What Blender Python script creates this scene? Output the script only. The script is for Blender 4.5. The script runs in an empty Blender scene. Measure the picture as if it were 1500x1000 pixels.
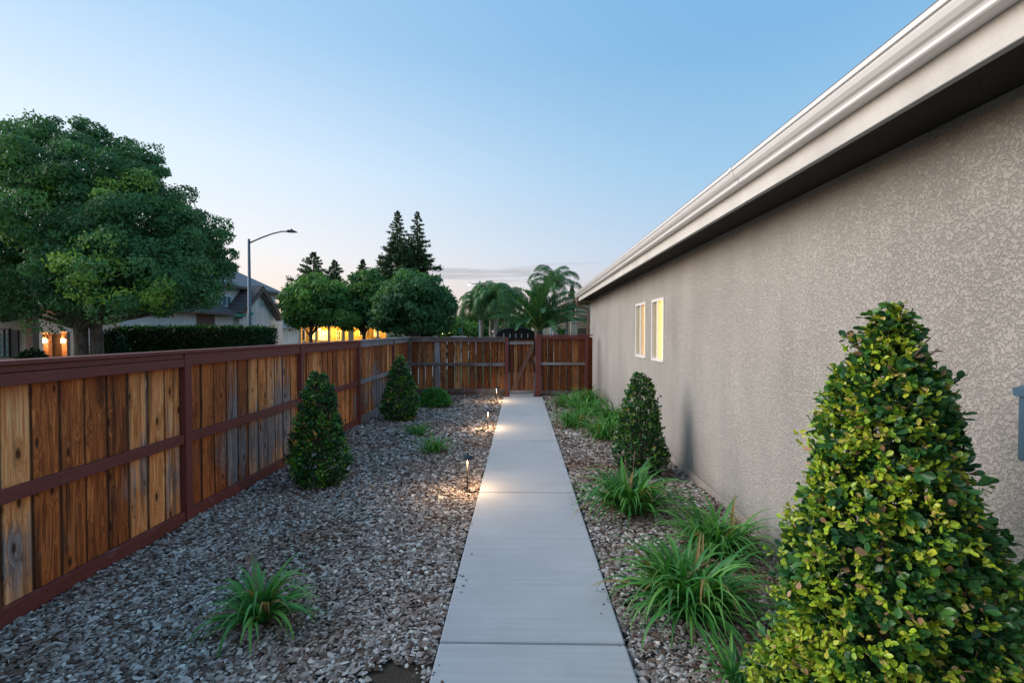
import bpy, math, random
import numpy as np
from mathutils import Vector, Matrix, Euler
R = math.radians
PI = math.pi
random.seed(7)
S = bpy.context.scene
COL = S.collection

# ------------------------------------------------------------------ camera
CAMZ = 1.75
cam_d = bpy.data.cameras.new('camera'); cam = bpy.data.objects.new('camera', cam_d); COL.objects.link(cam)
cam_d.sensor_width = 36; cam_d.lens = 16.8; cam_d.clip_start = .05; cam_d.clip_end = 2000
cam.location = (0, 0, CAMZ)
cam.rotation_euler = Euler((R(90-1.15), 0, R(1.06)), 'XYZ')
S.camera = cam
CM = cam.rotation_euler.to_matrix()
def at(px, py, Y):
    d = CM @ Vector(((px-750)/700, (500-py)/700, -1))
    k = Y/d.y
    return Vector((d.x*k, Y, CAMZ+d.z*k))
def ax(px, Y): return at(px, 486, Y).x
def az(py, Y, px=763): return at(px, py, Y).z

S.render.engine = 'CYCLES'
S.cycles.use_denoising = True
S.cycles.max_bounces = 6; S.cycles.diffuse_bounces = 3; S.cycles.glossy_bounces = 2
S.cycles.transmission_bounces = 3; S.cycles.transparent_max_bounces = 6
S.cycles.sample_clamp_indirect = 4; S.cycles.caustics_reflective = False; S.cycles.caustics_refractive = False
S.view_settings.view_transform = 'Standard'; S.view_settings.look = 'None'
S.view_settings.exposure = 0.50; S.view_settings.gamma = 1; S.view_settings.use_curve_mapping = False

# ------------------------------------------------------------------ node helper
class NT:
    def __init__(s, tree): s.t = tree; s.n = tree.nodes; s.l = tree.links
    def a(s, typ, ins=None, **props):
        n = s.n.new('ShaderNode'+typ)
        for k, v in props.items(): setattr(n, k, v)
        for k, v in (ins or {}).items():
            i = n.inputs[k]
            if isinstance(v, bpy.types.NodeSocket): s.l.new(v, i)
            else:
                if i.type == 'RGBA' and len(v) == 3: v = (*v, 1)
                i.default_value = v
        return n
    def math(s, op, a, b=0.0, c=0.0, clamp=False):
        return s.a('Math', {0: a, 1: b, 2: c}, operation=op, use_clamp=clamp).outputs[0]
    def mix(s, f, a, b, blend='MIX'):
        n = s.n.new('ShaderNodeMix'); n.data_type = 'RGBA'; n.blend_type = blend
        for i, v in ((0, f), (6, a), (7, b)):
            if isinstance(v, bpy.types.NodeSocket): s.l.new(v, n.inputs[i])
            else: n.inputs[i].default_value = (*v, 1) if (i and len(v) == 3) else v
        return n.outputs[2]
    def ramp(s, f, stops, interp='LINEAR'):
        n = s.n.new('ShaderNodeValToRGB'); s.l.new(f, n.inputs[0]); e = n.color_ramp.elements
        n.color_ramp.interpolation = interp
        while len(e) < len(stops): e.new(.5)
        for k, (p, c) in enumerate(stops):
            e[k].position = p; e[k].color = (c, c, c, 1) if isinstance(c, (int, float)) else (*c, 1)
        return n.outputs[0]
    def pos(s): return s.a('NewGeometry').outputs['Position']
    def obj(s): return s.a('TexCoord').outputs['Object']
    def mapv(s, v, scale=(1, 1, 1), loc=(0, 0, 0), rot=(0, 0, 0)):
        return s.a('Mapping', {'Vector': v, 'Scale': scale, 'Location': loc, 'Rotation': rot}).outputs[0]
    def noise(s, v, scale=1, detail=3, rough=.55, dist=0):
        return s.a('TexNoise', {'Vector': v, 'Scale': scale, 'Detail': detail, 'Roughness': rough, 'Distortion': dist}).outputs['Fac']
    def rnd(s): return s.a('ObjectInfo').outputs['Random']
    def attr(s, name='tone'): return s.a('Attribute', attribute_name=name).outputs['Fac']
def new_mat(name):
    m = bpy.data.materials.new(name); m.use_nodes = True
    t = NT(m.node_tree); b = m.node_tree.nodes['Principled BSDF']
    return m, t, b
def bump(t, b, h, strength=.5, dist=.01):
    n = t.a('Bump', {'Height': h, 'Strength': strength, 'Distance': dist}); t.l.new(n.outputs[0], b.inputs['Normal'])
def simple(name, col, rough=.6, var=.15, scale=6, metal=0, bmp=0, bd=.004, spec=.4):
    m, t, b = new_mat(name)
    n = t.noise(t.pos(), scale, 4)
    c = t.mix(n, tuple(x*(1-var) for x in col), tuple(min(1, x*(1+var)) for x in col))
    t.l.new(c, b.inputs['Base Color']); b.inputs['Roughness'].default_value = rough
    b.inputs['Metallic'].default_value = metal; b.inputs['Specular IOR Level'].default_value = spec
    if bmp: bump(t, b, t.noise(t.pos(), scale*12, 3), bmp, bd)
    return m
def emit(name, col, st, base=(.8, .8, .8)):
    m, t, b = new_mat(name)
    b.inputs['Base Color'].default_value = (*base, 1)
    b.inputs['Emission Color'].default_value = (*col, 1); b.inputs['Emission Strength'].default_value = st
    return m

# ------------------------------------------------------------------ world: dusk sky
W = bpy.data.worlds.new('World'); S.world = W; W.use_nodes = True
wt = NT(W.node_tree); wt.n.clear()
SUN_AZ, SUN_EL = -86, 27      # the glow of the set sun, to the left of the view
d = wt.a('TexCoord').outputs['Generated']
sx = wt.a('SeparateXYZ', {0: d})
e = wt.math('MAXIMUM', sx.outputs[2], 0.0)
away = wt.ramp(e, [(0, (.60, .51, .55)), (.07, (.57, .56, .66)), (.16, (.46, .60, .80)), (.30, (.31, .55, .80)), (.48, (.20, .455, .75)), (.7, (.18, .44, .78)), (1, (.22, .47, .78))])
tow = wt.ramp(e, [(0, (.98, .68, .52)), (.06, (.96, .79, .70)), (.14, (.90, .87, .90)), (.30, (.74, .86, 1.0)), (.5, (.42, .65, .92)), (.75, (.28, .54, .82)), (1, (.22, .47, .78))])
ga = R(SUN_AZ+8)
dt = wt.a('VectorMath', {0: d, 1: (math.sin(ga), math.cos(ga), 0)}, operation='DOT_PRODUCT').outputs['Value']
f = wt.a('MapRange', {'Value': dt, 'From Min': -.30, 'From Max': .92}, interpolation_type='SMOOTHSTEP').outputs[0]
skyc = wt.mix(f, away, tow)
# thin grey streaks low over the horizon
inv = wt.math('DIVIDE', 1.0, wt.math('ADD', e, .05))
cv = wt.a('CombineXYZ', {0: wt.math('MULTIPLY', sx.outputs[0], 1.0), 1: wt.math('MULTIPLY', sx.outputs[1], 1.0), 2: wt.math('MULTIPLY', sx.outputs[2], 16.0)}).outputs[0]
cn = wt.noise(cv, 3.2, 5, .6, .3)
cm = wt.math('MULTIPLY', wt.a('MapRange', {'Value': cn, 'From Min': .52, 'From Max': .68}, interpolation_type='SMOOTHSTEP').outputs[0],
             wt.math('MULTIPLY', wt.a('MapRange', {'Value': e, 'From Min': .075, 'From Max': .105}, interpolation_type='SMOOTHSTEP').outputs[0],
                     wt.a('MapRange', {'Value': e, 'From Min': .16, 'From Max': .125}, interpolation_type='SMOOTHSTEP').outputs[0]))
skyc = wt.mix(wt.math('MULTIPLY', cm, .75), skyc, (.42, .42, .50))
nish = wt.a('TexSky', sky_type='NISHITA', sun_disc=False, sun_elevation=R(2), sun_rotation=R(SUN_AZ))
bg1 = wt.a('Background', {'Color': skyc, 'Strength': .69})
bg2 = wt.a('Background', {'Color': nish.outputs[0], 'Strength': .05})
o = wt.a('OutputWorld', {'Surface': wt.a('AddShader', {0: bg1.outputs[0], 1: bg2.outputs[0]}).outputs[0]})

sun_d = bpy.data.lights.new('sun', 'SUN'); sun = bpy.data.objects.new('sun', sun_d); COL.objects.link(sun)
sun_d.energy = 2.3; sun_d.angle = R(46); sun_d.color = (1, .91, .83)
sd = Vector((math.sin(R(SUN_AZ))*math.cos(R(SUN_EL)), math.cos(R(SUN_AZ))*math.cos(R(SUN_EL)), math.sin(R(SUN_EL))))
sun.rotation_euler = sd.to_track_quat('Z', 'Y').to_euler(); sun.location = (-10, 0, 12)

# ------------------------------------------------------------------ mesh helpers
class MB:
    def __init__(s): s.v = []; s.f = []; s.m = []
    def box(s, a, b, M=None, mi=0, ch=0):
        x0, y0, z0 = a; x1, y1, z1 = b; k = len(s.v)
        vs = [(x0, y0, z0), (x1, y0, z0), (x1, y1, z0), (x0, y1, z0), (x0, y0, z1), (x1, y0, z1), (x1, y1, z1), (x0, y1, z1)]
        s.v += [tuple(M @ Vector(p)) if M else p for p in vs]
        s.f += [tuple(k+i for i in q) for q in ((0, 3, 2, 1), (4, 5, 6, 7), (0, 1, 5, 4), (1, 2, 6, 5), (2, 3, 7, 6), (3, 0, 4, 7))]
        s.m += [mi]*6; return s
    def poly(s, pts, mi=0):
        k = len(s.v); s.v += [tuple(p) for p in pts]; s.f.append(tuple(range(k, k+len(pts)))); s.m.append(mi); return s
    def prism(s, pts, vec, mi=0):          # closed outline extruded by vec
        k = len(s.v); n = len(pts); vec = Vector(vec)
        s.v += [tuple(p) for p in pts]+[tuple(Vector(p)+vec) for p in pts]
        s.f += [tuple(range(k+n-1, k-1, -1)), tuple(range(k+n, k+2*n))]
        s.f += [(k+i, k+(i+1) % n, k+n+(i+1) % n, k+n+i) for i in range(n)]
        s.m += [mi]*(n+2); return s
    def tube(s, pts, rad, n=8, mi=0, cap=True):
        pts = [Vector(p) for p in pts]; k = len(s.v)
        if not hasattr(rad, '__len__'): rad = [rad]*len(pts)
        u = None
        for i, p in enumerate(pts):
            t = (pts[min(i+1, len(pts)-1)]-pts[max(i-1, 0)]).normalized()
            if u is None: u = t.orthogonal().normalized()
            u = (u-t*u.dot(t)).normalized(); w = t.cross(u)
            for j in range(n):
                a = 2*PI*j/n; s.v.append(tuple(p+(u*math.cos(a)+w*math.sin(a))*rad[i]))
        for i in range(len(pts)-1):
            for j in range(n):
                s.f.append((k+i*n+j, k+i*n+(j+1) % n, k+(i+1)*n+(j+1) % n, k+(i+1)*n+j)); s.m.append(mi)
        if cap:
            s.f.append(tuple(range(k+n-1, k-1, -1))); s.f.append(tuple(range(k+(len(pts)-1)*n, k+len(pts)*n))); s.m += [mi, mi]
        return s
    def lathe(s, prof, c=(0, 0, 0), n=16, mi=0):
        k = len(s.v)
        for r, z in prof:
            for j in range(n):
                a = 2*PI*j/n; s.v.append((c[0]+r*math.cos(a), c[1]+r*math.sin(a), c[2]+z))
        for i in range(len(prof)-1):
            for j in range(n):
                s.f.append((k+i*n+j, k+i*n+(j+1) % n, k+(i+1)*n+(j+1) % n, k+(i+1)*n+j)); s.m.append(mi)
        return s
    def mesh(s, name, mats):
        me = bpy.data.meshes.new(name); me.from_pydata(s.v, [], s.f)
        for m in (mats if isinstance(mats, (list, tuple)) else [mats]): me.materials.append(m)
        if any(s.m): me.polygons.foreach_set('material_index', s.m)
        me.update(); return me
    def build(s, name, mats, parent=None, smooth=False, loc=None, bev=0):
        me = s.mesh(name, mats)
        if smooth: me.polygons.foreach_set('use_smooth', [True]*len(me.polygons))
        o = link(name, me, parent)
        if loc: o.location = loc
        if bev:
            b = o.modifiers.new('bevel', 'BEVEL'); b.width = bev; b.segments = 2; b.limit_method = 'ANGLE'; b.angle_limit = R(40)
        return o
def link(name, me, parent=None):
    o = bpy.data.objects.new(name, me); COL.objects.link(o)
    if parent is not None: o.parent = parent
    return o
def tag(o, label=None, cat=None, group=None, kind=None):
    if label: o['label'] = label
    if cat: o['category'] = cat
    if group: o['group'] = group
    if kind: o['kind'] = kind
    return o
def thing(name, label, cat, loc=(0, 0, 0), rz=0, group=None):
    o = bpy.data.objects.new(name, None); COL.objects.link(o); o.empty_display_size = .2
    o.location = loc; o.rotation_euler = (0, 0, rz); return tag(o, label, cat, group)
def np_mesh(name, V, F, mat, tone=None, parent=None, smooth=False, nper=None):
    """V (n,3) float, F (m,k) int, all faces of k corners"""
    me = bpy.data.meshes.new(name); k = F.shape[1]
    me.vertices.add(len(V)); me.vertices.foreach_set('co', V.astype(np.float32).ravel())
    me.loops.add(F.size); me.loops.foreach_set('vertex_index', F.astype(np.int32).ravel())
    me.polygons.add(len(F)); me.polygons.foreach_set('loop_start', np.arange(0, F.size, k, dtype=np.int32))
    me.polygons.foreach_set('loop_total', np.full(len(F), k, dtype=np.int32))
    if smooth: me.polygons.foreach_set('use_smooth', np.ones(len(F), dtype=bool))
    me.materials.append(mat)
    if tone is not None:
        at_ = me.attributes.new('tone', 'FLOAT', 'POINT'); at_.data.foreach_set('value', tone.astype(np.float32))
    me.update(calc_edges=True); me.validate()
    return link(name, me, parent)
def norm(a): return a/np.maximum(np.linalg.norm(a, axis=1, keepdims=True), 1e-9)
def scatter(tv, tf, P, X, N, sc):
    """copies of template (x = long axis, z = face normal); returns V,F"""
    X = norm(X); Yv = norm(np.cross(N, X)); Z = np.cross(X, Yv)
    sc = np.asarray(sc); sc = sc[:, None, None] if sc.ndim == 1 else sc[:, None, :]
    t = tv[None]*sc
    V = P[:, None]+t[..., 0:1]*X[:, None]+t[..., 1:2]*Yv[:, None]+t[..., 2:3]*Z[:, None]
    F = (np.arange(len(P))*len(tv))[:, None, None]+tf[None]
    return V.reshape(-1, 3), F.reshape(-1, tf.shape[1])

LEAF2 = (np.array([[0, 0, 0], [.45, .26, .04], [1, 0, -.06], [.45, -.26, .04]]), np.array([[0, 2, 1], [0, 3, 2]]))
# rounded leaf folded along its rib: 8 vertices, 6 quads/tris given as quads
LEAF8 = (np.array([[0, 0, 0], [.28, .20, .05], [.68, .32, .08], [1, 0, .01], [.68, -.32, .08], [.28, -.20, .05], [.55, 0, 0]]),
         np.array([[0, 6, 2, 1], [6, 3, 2, 2], [0, 5, 4, 6], [6, 4, 3, 3]]))
LEAF8 = (LEAF8[0], np.array([[0, 6, 1], [1, 6, 2], [6, 3, 2], [0, 5, 6], [5, 4, 6], [6, 4, 3]]))

_lx = [(.0, 0), (.12, .10), (.35, .24), (.60, .31), (.82, .25), (.96, .10)]
LEAF12 = (np.array([[0, 0, 0]]+[[x, y, .10*y+.05*math.sin(PI*x)] for x, y in _lx[1:]]+[[1, 0, -.05]]+[[x, -y, .10*y+.05*math.sin(PI*x)] for x, y in _lx[:0:-1]]+[[.5, 0, -.02]]),
          np.array([[12, i, (i+1) % 12] for i in range(12)]))
# ------------------------------------------------------------------ materials
def leaf_mat(name, stops, rough=.45, trans=.25, spec=.35):
    m, t, b = new_mat(name)
    c = t.ramp(t.attr(), stops)
    t.l.new(c, b.inputs['Base Color']); b.inputs['Roughness'].default_value = rough; b.inputs['Specular IOR Level'].default_value = spec
    tr = t.a('BsdfTranslucent', {'Color': t.mix(1.0, c, (1.0, 1.1, .5), 'MULTIPLY')})
    mx = t.a('MixShader', {0: trans, 1: b.outputs[0], 2: tr.outputs[0]})
    t.l.new(mx.outputs[0], t.n['Material Output'].inputs[0]); return m
G_D, G_M, G_L = (.010, .035, .012), (.03, .10, .018), (.10, .22, .025)
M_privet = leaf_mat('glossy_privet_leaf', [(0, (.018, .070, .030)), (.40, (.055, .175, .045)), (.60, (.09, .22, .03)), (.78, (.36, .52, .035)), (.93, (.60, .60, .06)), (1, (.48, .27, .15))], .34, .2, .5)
M_privet2 = leaf_mat('dark_laurel_leaf', [(0, (.015, .055, .022)), (.5, (.045, .15, .032)), (.68, (.10, .30, .03)), (1, (.26, .50, .04))], .36, .2, .5)
M_lily = leaf_mat('lily_blade', [(0, (.04, .15, .045)), (.5, (.085, .30, .06)), (.85, (.20, .45, .09)), (.93, (.32, .30, .08)), (1, (.38, .20, .09))], .42, .3, .4)
M_tree = leaf_mat('camphor_leaf', [(0, (.045, .13, .055)), (.5, (.10, .245, .085)), (.75, (.19, .36, .08)), (1, (.45, .62, .09))], .5, .3, .3)
M_tree2 = leaf_mat('street_tree_leaf', [(0, (.035, .11, .04)), (.5, (.10, .24, .06)), (1, (.27, .44, .09))], .5, .3, .3)
M_conif = leaf_mat('redwood_needle', [(0, (.04, .085, .045)), (1, (.13, .20, .08))], .6, .15, .2)
M_palm = leaf_mat('palm_leaflet', [(0, (.022, .085, .045)), (.6, (.09, .24, .08)), (1, (.34, .40, .10))], .42, .25, .4)
M_hedge = leaf_mat('hedge_leaf', [(0, (.010, .032, .014)), (.6, (.03, .09, .02)), (1, (.10, .25, .03))], .5, .2, .3)

def wood_mat(name, aged=False):
    m, t, b = new_mat(name)
    P = t.pos(); O = t.obj(); rn = t.rnd()
    off = t.a('CombineXYZ', {0: t.math('MULTIPLY', rn, 37.0), 1: t.math('MULTIPLY', rn, 91.0), 2: t.math('MULTIPLY', rn, 53.0)}).outputs[0]
    Q = t.a('VectorMath', {0: O, 1: off}, operation='ADD').outputs[0]
    rn2 = t.math('FRACT', t.math('MULTIPLY', rn, 17.31)); rn3 = t.math('FRACT', t.math('MULTIPLY', rn, 71.7))
    # knots: one per cell, cells 0.1 x 0.3 m, only some of them, each with a warm halo
    so = t.a('SeparateXYZ', {0: O}); ly = t.math('ADD', so.outputs[0 if aged else 1], 0.0)
    kv = t.a('CombineXYZ', {0: t.math('MULTIPLY_ADD', ly, 8.0, t.math('MULTIPLY', rn, 60.0)), 1: t.math('MULTIPLY_ADD', so.outputs[2], 3.3, t.math('MULTIPLY', rn, 130.0)), 2: 0.0}).outputs[0]
    vk = t.a('TexVoronoi', {'Vector': kv, 'Scale': 1.0, 'Randomness': 1.0}, voronoi_dimensions='2D')
    cellr = t.a('SeparateColor', {0: vk.outputs['Color']}).outputs[0]
    kd = t.math('ADD', vk.outputs['Distance'], t.math('MULTIPLY', t.a('MapRange', {'Value': cellr, 'From Min': .35, 'From Max': .9}).outputs[0], .35))
    kn = t.a('MapRange', {'Value': kd, 'From Min': .17, 'From Max': .06}, interpolation_type='SMOOTHSTEP').outputs[0]
    halo = t.a('MapRange', {'Value': kd, 'From Min': .48, 'From Max': .10}, interpolation_type='SMOOTHSTEP').outputs[0]
    wx = t.math('MULTIPLY', halo, 1.1)
    Qw = t.a('VectorMath', {0: t.mapv(Q, (26, 26, 1.1)), 1: t.a('CombineXYZ', {0: wx, 1: wx, 2: 0.0}).outputs[0]}, operation='ADD').outputs[0]
    g1 = t.noise(Qw, 1.0, 4, .55, 1.6); g2 = t.noise(t.mapv(Q, (150, 150, 3)), 1.0, 2, .6)
    rings = t.math('MULTIPLY_ADD', t.math('SINE', t.math('MULTIPLY', g1, 42.0)), .5, .5)
    gg = t.math('ADD', t.math('MULTIPLY', g1, .62), t.math('ADD', t.math('MULTIPLY', g2, .25), t.math('MULTIPLY', rings, .13)))
    br = t.math('ADD', t.math('MULTIPLY', t.math('SUBTRACT', rn2, .5), .36), gg)
    k = .70 if aged else 1.45
    base = t.ramp(br, [(.26, (.085*k, .026*k, .010*k)), (.40, (.24*k, .066*k, .018*k)), (.54, (.45*k, .152*k, .042*k)), (.68, (.58*k, .27*k, .105*k)), (.85, (.68*k, .40*k, .20*k))])
    sp = t.a('SeparateXYZ', {0: P}); z = sp.outputs[2]; y = sp.outputs[1]
    big = t.noise(t.mapv(P, (1.6, 1.1, .7), (0, 3.3, 0)), 1.0, 4, .6, .5)
    streak = t.noise(t.mapv(Q, (26, 26, .9)), 1.0, 4, .65)
    def hump(c_, w_, a_): return t.math('MULTIPLY', t.math('EXPONENT', t.math('MULTIPLY', t.math('POWER', t.math('DIVIDE', t.math('SUBTRACT', y, c_), w_), 2.0), -1.0)), a_)
    wv = t.math('ADD', t.math('MULTIPLY', big, .9), t.math('MULTIPLY', streak, .62))
    wv = t.math('ADD', wv, t.math('MULTIPLY', t.math('ABSOLUTE', t.math('SUBTRACT', z, .45)), -.30))
    wv = t.math('MULTIPLY_ADD', t.math('SUBTRACT', rn3, .5), .18, wv)
    if not aged: wv = t.math('ADD', wv, t.math('ADD', hump(5.85, .75, .34), hump(10.2, .9, .32)))
    wf = t.a('MapRange', {'Value': wv, 'From Min': .76, 'From Max': .98}, interpolation_type='SMOOTHSTEP').outputs[0]
    greyc = t.ramp(gg, [(.3, (.05, .05, .055)), (.46, (.17, .17, .18)), (.62, (.33, .33, .34))]) if not aged else t.ramp(gg, [(.3, (.018, .015, .018)), (.5, (.06, .052, .056)), (.75, (.15, .14, .15))])
    c = t.mix(t.math('MULTIPLY', halo, .45), base, (.26*k, .085*k, .024*k))
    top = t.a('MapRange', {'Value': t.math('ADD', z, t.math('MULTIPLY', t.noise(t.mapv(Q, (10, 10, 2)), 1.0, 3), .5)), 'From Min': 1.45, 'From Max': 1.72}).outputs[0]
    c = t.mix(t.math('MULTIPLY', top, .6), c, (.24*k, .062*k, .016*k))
    c = t.mix(t.math('MULTIPLY', wf, .9), c, greyc)
    dark = t.a('MapRange', {'Value': t.noise(t.mapv(Q, (12, 12, .8), (3, 5, 7)), 1.0, 5, .6), 'From Min': .52, 'From Max': .66}).outputs[0]
    c = t.mix(t.math('MULTIPLY', dark, .72), c, (.040, .018, .010))
    c = t.mix(t.math('MULTIPLY', kn, .9), c, (.035, .012, .006))
    gap_shade = t.a('MapRange', {'Value': t.math('ADD', t.math('ABSOLUTE', ly), t.math('MULTIPLY', t.noise(t.mapv(Q, (3, 3, 6)), 1.0, 3), .012)), 'From Min': .088, 'From Max': .101}, interpolation_type='SMOOTHSTEP').outputs[0]  # shade of the gaps between boards, painted as dark bands along their edges
    c = t.mix(t.math('MULTIPLY', gap_shade, .85), c, (.022, .012, .008))
    t.l.new(c, b.inputs['Base Color']); b.inputs['Roughness'].default_value = .75; b.inputs['Specular IOR Level'].default_value = .2
    bump(t, b, t.math('ADD', gg, t.math('MULTIPLY', kn, .5)), .6, .004)
    return m
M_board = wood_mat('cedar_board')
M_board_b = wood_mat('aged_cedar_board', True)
def rail_mat(name, a, b_, greyf):
    m, t, b = new_mat(name)
    O = t.obj(); P = t.pos()
    g = t.noise(t.mapv(P, (60, 6, 60)), 1.0, 4, .6); g3 = t.noise(P, 2.0, 5, .6)
    c = t.mix(g, a, b_)
    c = t.mix(t.a('MapRange', {'Value': t.math('ADD', g3, t.math('MULTIPLY', g, .3)), 'From Min': .75-greyf, 'From Max': .95-greyf}).outputs[0], c, (.26, .25, .27))
    t.l.new(c, b.inputs['Base Color']); b.inputs['Roughness'].default_value = .65
    bump(t, b, g, .35, .003); return m
M_red = rail_mat('red_stained_rail', (.10, .021, .017), (.21, .048, .036), -.06)
M_grail = rail_mat('weathered_rail', (.10, .085, .08), (.27, .25, .25), .18)
M_drail = rail_mat('dark_weathered_rail', (.055, .038, .034), (.14, .10, .09), .10)

def stucco_mat(name, col, scale=1.75, st=.75, tint=None):
    m, t, b = new_mat(name)
    P = t.pos()
    w = t.noise(P, 9*scale, 3, .5)
    Pd = t.a('VectorMath', {0: t.a('VectorMath', {0: t.a('TexNoise', {'Vector': P, 'Scale': 40.0*scale, 'Detail': 3.0}).outputs['Color'], 1: (.035/scale,)*3}, operation='MULTIPLY').outputs[0], 1: P}, operation='ADD').outputs[0]
    vo = t.a('TexVoronoi', {'Vector': Pd, 'Scale': 42*scale, 'Randomness': 1.0}, feature='SMOOTH_F1').outputs['Distance']
    nn = t.noise(P, 20*scale, 6, .72)
    blobs = t.a('MapRange', {'Value': t.math('ADD', t.math('MULTIPLY', vo, -.55), nn), 'From Min': .12, 'From Max': .36}, interpolation_type='SMOOTHSTEP').outputs[0]
    n2 = t.noise(P, 260*scale, 2, .6)
    h = t.math('ADD', t.math('MULTIPLY', blobs, 1.0), t.math('MULTIPLY', n2, .28))
    big = t.noise(P, .8, 4, .6)
    stain = t.noise(t.mapv(P, (1, 1, .25)), 2.5, 5, .6)
    c = t.ramp(t.math('ADD', t.math('MULTIPLY', big, .5), t.math('MULTIPLY', stain, .5)), [(.34, tuple(x*.84 for x in col)), (.66, tuple(x*1.14 for x in col))])
    c = t.mix(t.math('MULTIPLY', t.math('SUBTRACT', 1.0, blobs), .07), c, tuple(x*.6 for x in col))
    zz = t.a('SeparateXYZ', {0: P}).outputs[2]
    spl = t.a('MapRange', {'Value': t.math('ADD', zz, t.math('MULTIPLY', t.noise(P, 5, 4, .6), .35)), 'From Min': .42, 'From Max': .12}).outputs[0]
    c = t.mix(t.math('MULTIPLY', spl, .35), c, (.16, .12, .09))
    t.l.new(c, b.inputs['Base Color']); b.inputs['Roughness'].default_value = .9; b.inputs['Specular IOR Level'].default_value = .15
    bump(t, b, h, st, .010); return m
M_stucco = stucco_mat('sand_stucco', (.445, .418, .385))
M_trim = stucco_mat('cream_trim_stucco', (.68, .65, .61), 2.2, .25)
M_gutter = simple('white_gutter_paint', (.80, .79, .77), .35, .06, 2)
M_footing = simple('concrete_footing', (.34, .30, .26), .85, .2, 8, bmp=.4)
M_bronze = simple('aged_bronze', (.05, .055, .06), .45, .25, 20, metal=.6)
M_pole = simple('dark_stem', (.035, .03, .025), .45, .2, 20, metal=.5)
M_vinyl = simple('white_vinyl', (.82, .81, .79), .35, .03, 3)
M_boxm = simple('blue_grey_metal_box', (.07, .14, .20), .45, .08, 3)

def concrete_mat(name, col, broom=True):
    m, t, b = new_mat(name); P = t.pos()
    br = t.noise(t.mapv(P, (3.0, 130, 3)), 1.0, 3, .7, .2)
    bl = t.noise(P, 1.6, 5, .6); fine = t.noise(P, 180, 2, .6)
    br2 = t.noise(t.mapv(P, (1.2, 30, 1)), 1.0, 3, .6)
    v = t.math('ADD', t.math('MULTIPLY', bl, .45), t.math('ADD', t.math('MULTIPLY', br, .2), t.math('MULTIPLY', br2, .35)))
    c = t.ramp(v, [(.3, tuple(x*.84 for x in col)), (.7, tuple(min(1, x*1.16) for x in col))])
    sp = t.a('MapRange', {'Value': t.noise(P, 12, 4, .7), 'From Min': .64, 'From Max': .75}).outputs[0]
    c = t.mix(t.math('MULTIPLY', sp, .25), c, tuple(x*.6 for x in col))
    t.l.new(c, b.inputs['Base Color']); b.inputs['Roughness'].default_value = .8; b.inputs['Specular IOR Level'].default_value = .25
    bump(t, b, t.math('ADD', br, t.math('MULTIPLY', fine, .4)), .35, .003); return m
M_conc = concrete_mat('broomed_concrete', (.42, .43, .445))
M_asph = simple('asphalt', (.05, .05, .052), .85, .3, 14, bmp=.4)
M_kerb = simple('kerb_concrete', (.32, .31, .29), .85, .15, 6)
M_lawn = simple('lawn_ground', (.05, .085, .03), .95, .4, 3, bmp=.5)
M_soil = simple('mulch_soil', (.085, .058, .040), .95, .45, 9, bmp=.8, bd=.02)
m, t, b = new_mat('bark_chip')
c = t.ramp(t.attr(), [(0, (.028, .015, .010)), (.25, (.12, .072, .050)), (.5, (.25, .195, .165)), (.75, (.43, .38, .345)), (.93, (.60, .56, .52)), (1, (.78, .72, .62))])
pt = t.noise(t.pos(), .9, 4, .6)
c = t.mix(t.a('MapRange', {'Value': pt, 'From Min': .5, 'From Max': .68}).outputs[0], c, t.mix(1.0, c, (.78, .58, .46), 'MULTIPLY'))
t.l.new(c, b.inputs['Base Color']); b.inputs['Roughness'].default_value = .8; b.inputs['Specular IOR Level'].default_value = .3
bump(t, b, t.noise(t.mapv(t.pos(), (90, 90, 90)), 1.0, 3, .6), .4, .003); M_chip = m
def bark_mat(name, a, b_):
    m, t, b = new_mat(name); n = t.noise(t.mapv(t.pos(), (14, 14, 3)), 1.0, 5, .65)
    t.l.new(t.ramp(n, [(.3, a), (.7, b_)]), b.inputs['Base Color']); b.inputs['Roughness'].default_value = .9
    bump(t, b, n, .9, .03); return m
M_bark = bark_mat('grey_bark', (.045, .035, .028), (.20, .16, .13))
M_bark_p = bark_mat('pale_palm_bark', (.16, .13, .11), (.42, .37, .33))
def glass_mat(name, tint=(.03, .05, .06)):
    m, t, b = new_mat(name); b.inputs['Base Color'].default_value = (*tint, 1); b.inputs['Roughness'].default_value = .06
    b.inputs['Specular IOR Level'].default_value = .8
    return m
M_glass = glass_mat('dark_window_glass')
m, t, b = new_mat('clear_window_glass')
fr = t.a('Math', {0: t.math('POWER', t.a('LayerWeight', {'Blend': .5}).outputs['Facing'], 5.0), 1: .35, 2: .04}, operation='MULTIPLY_ADD'); gl = t.a('BsdfGlossy', {'Roughness': .02, 'Color': (1, 1, 1)}); tr = t.a('BsdfTransparent')
t.l.new(t.a('MixShader', {0: fr.outputs[0], 1: tr.outputs[0], 2: gl.outputs[0]}).outputs[0], t.n['Material Output'].inputs[0]); M_clear = m

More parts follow.
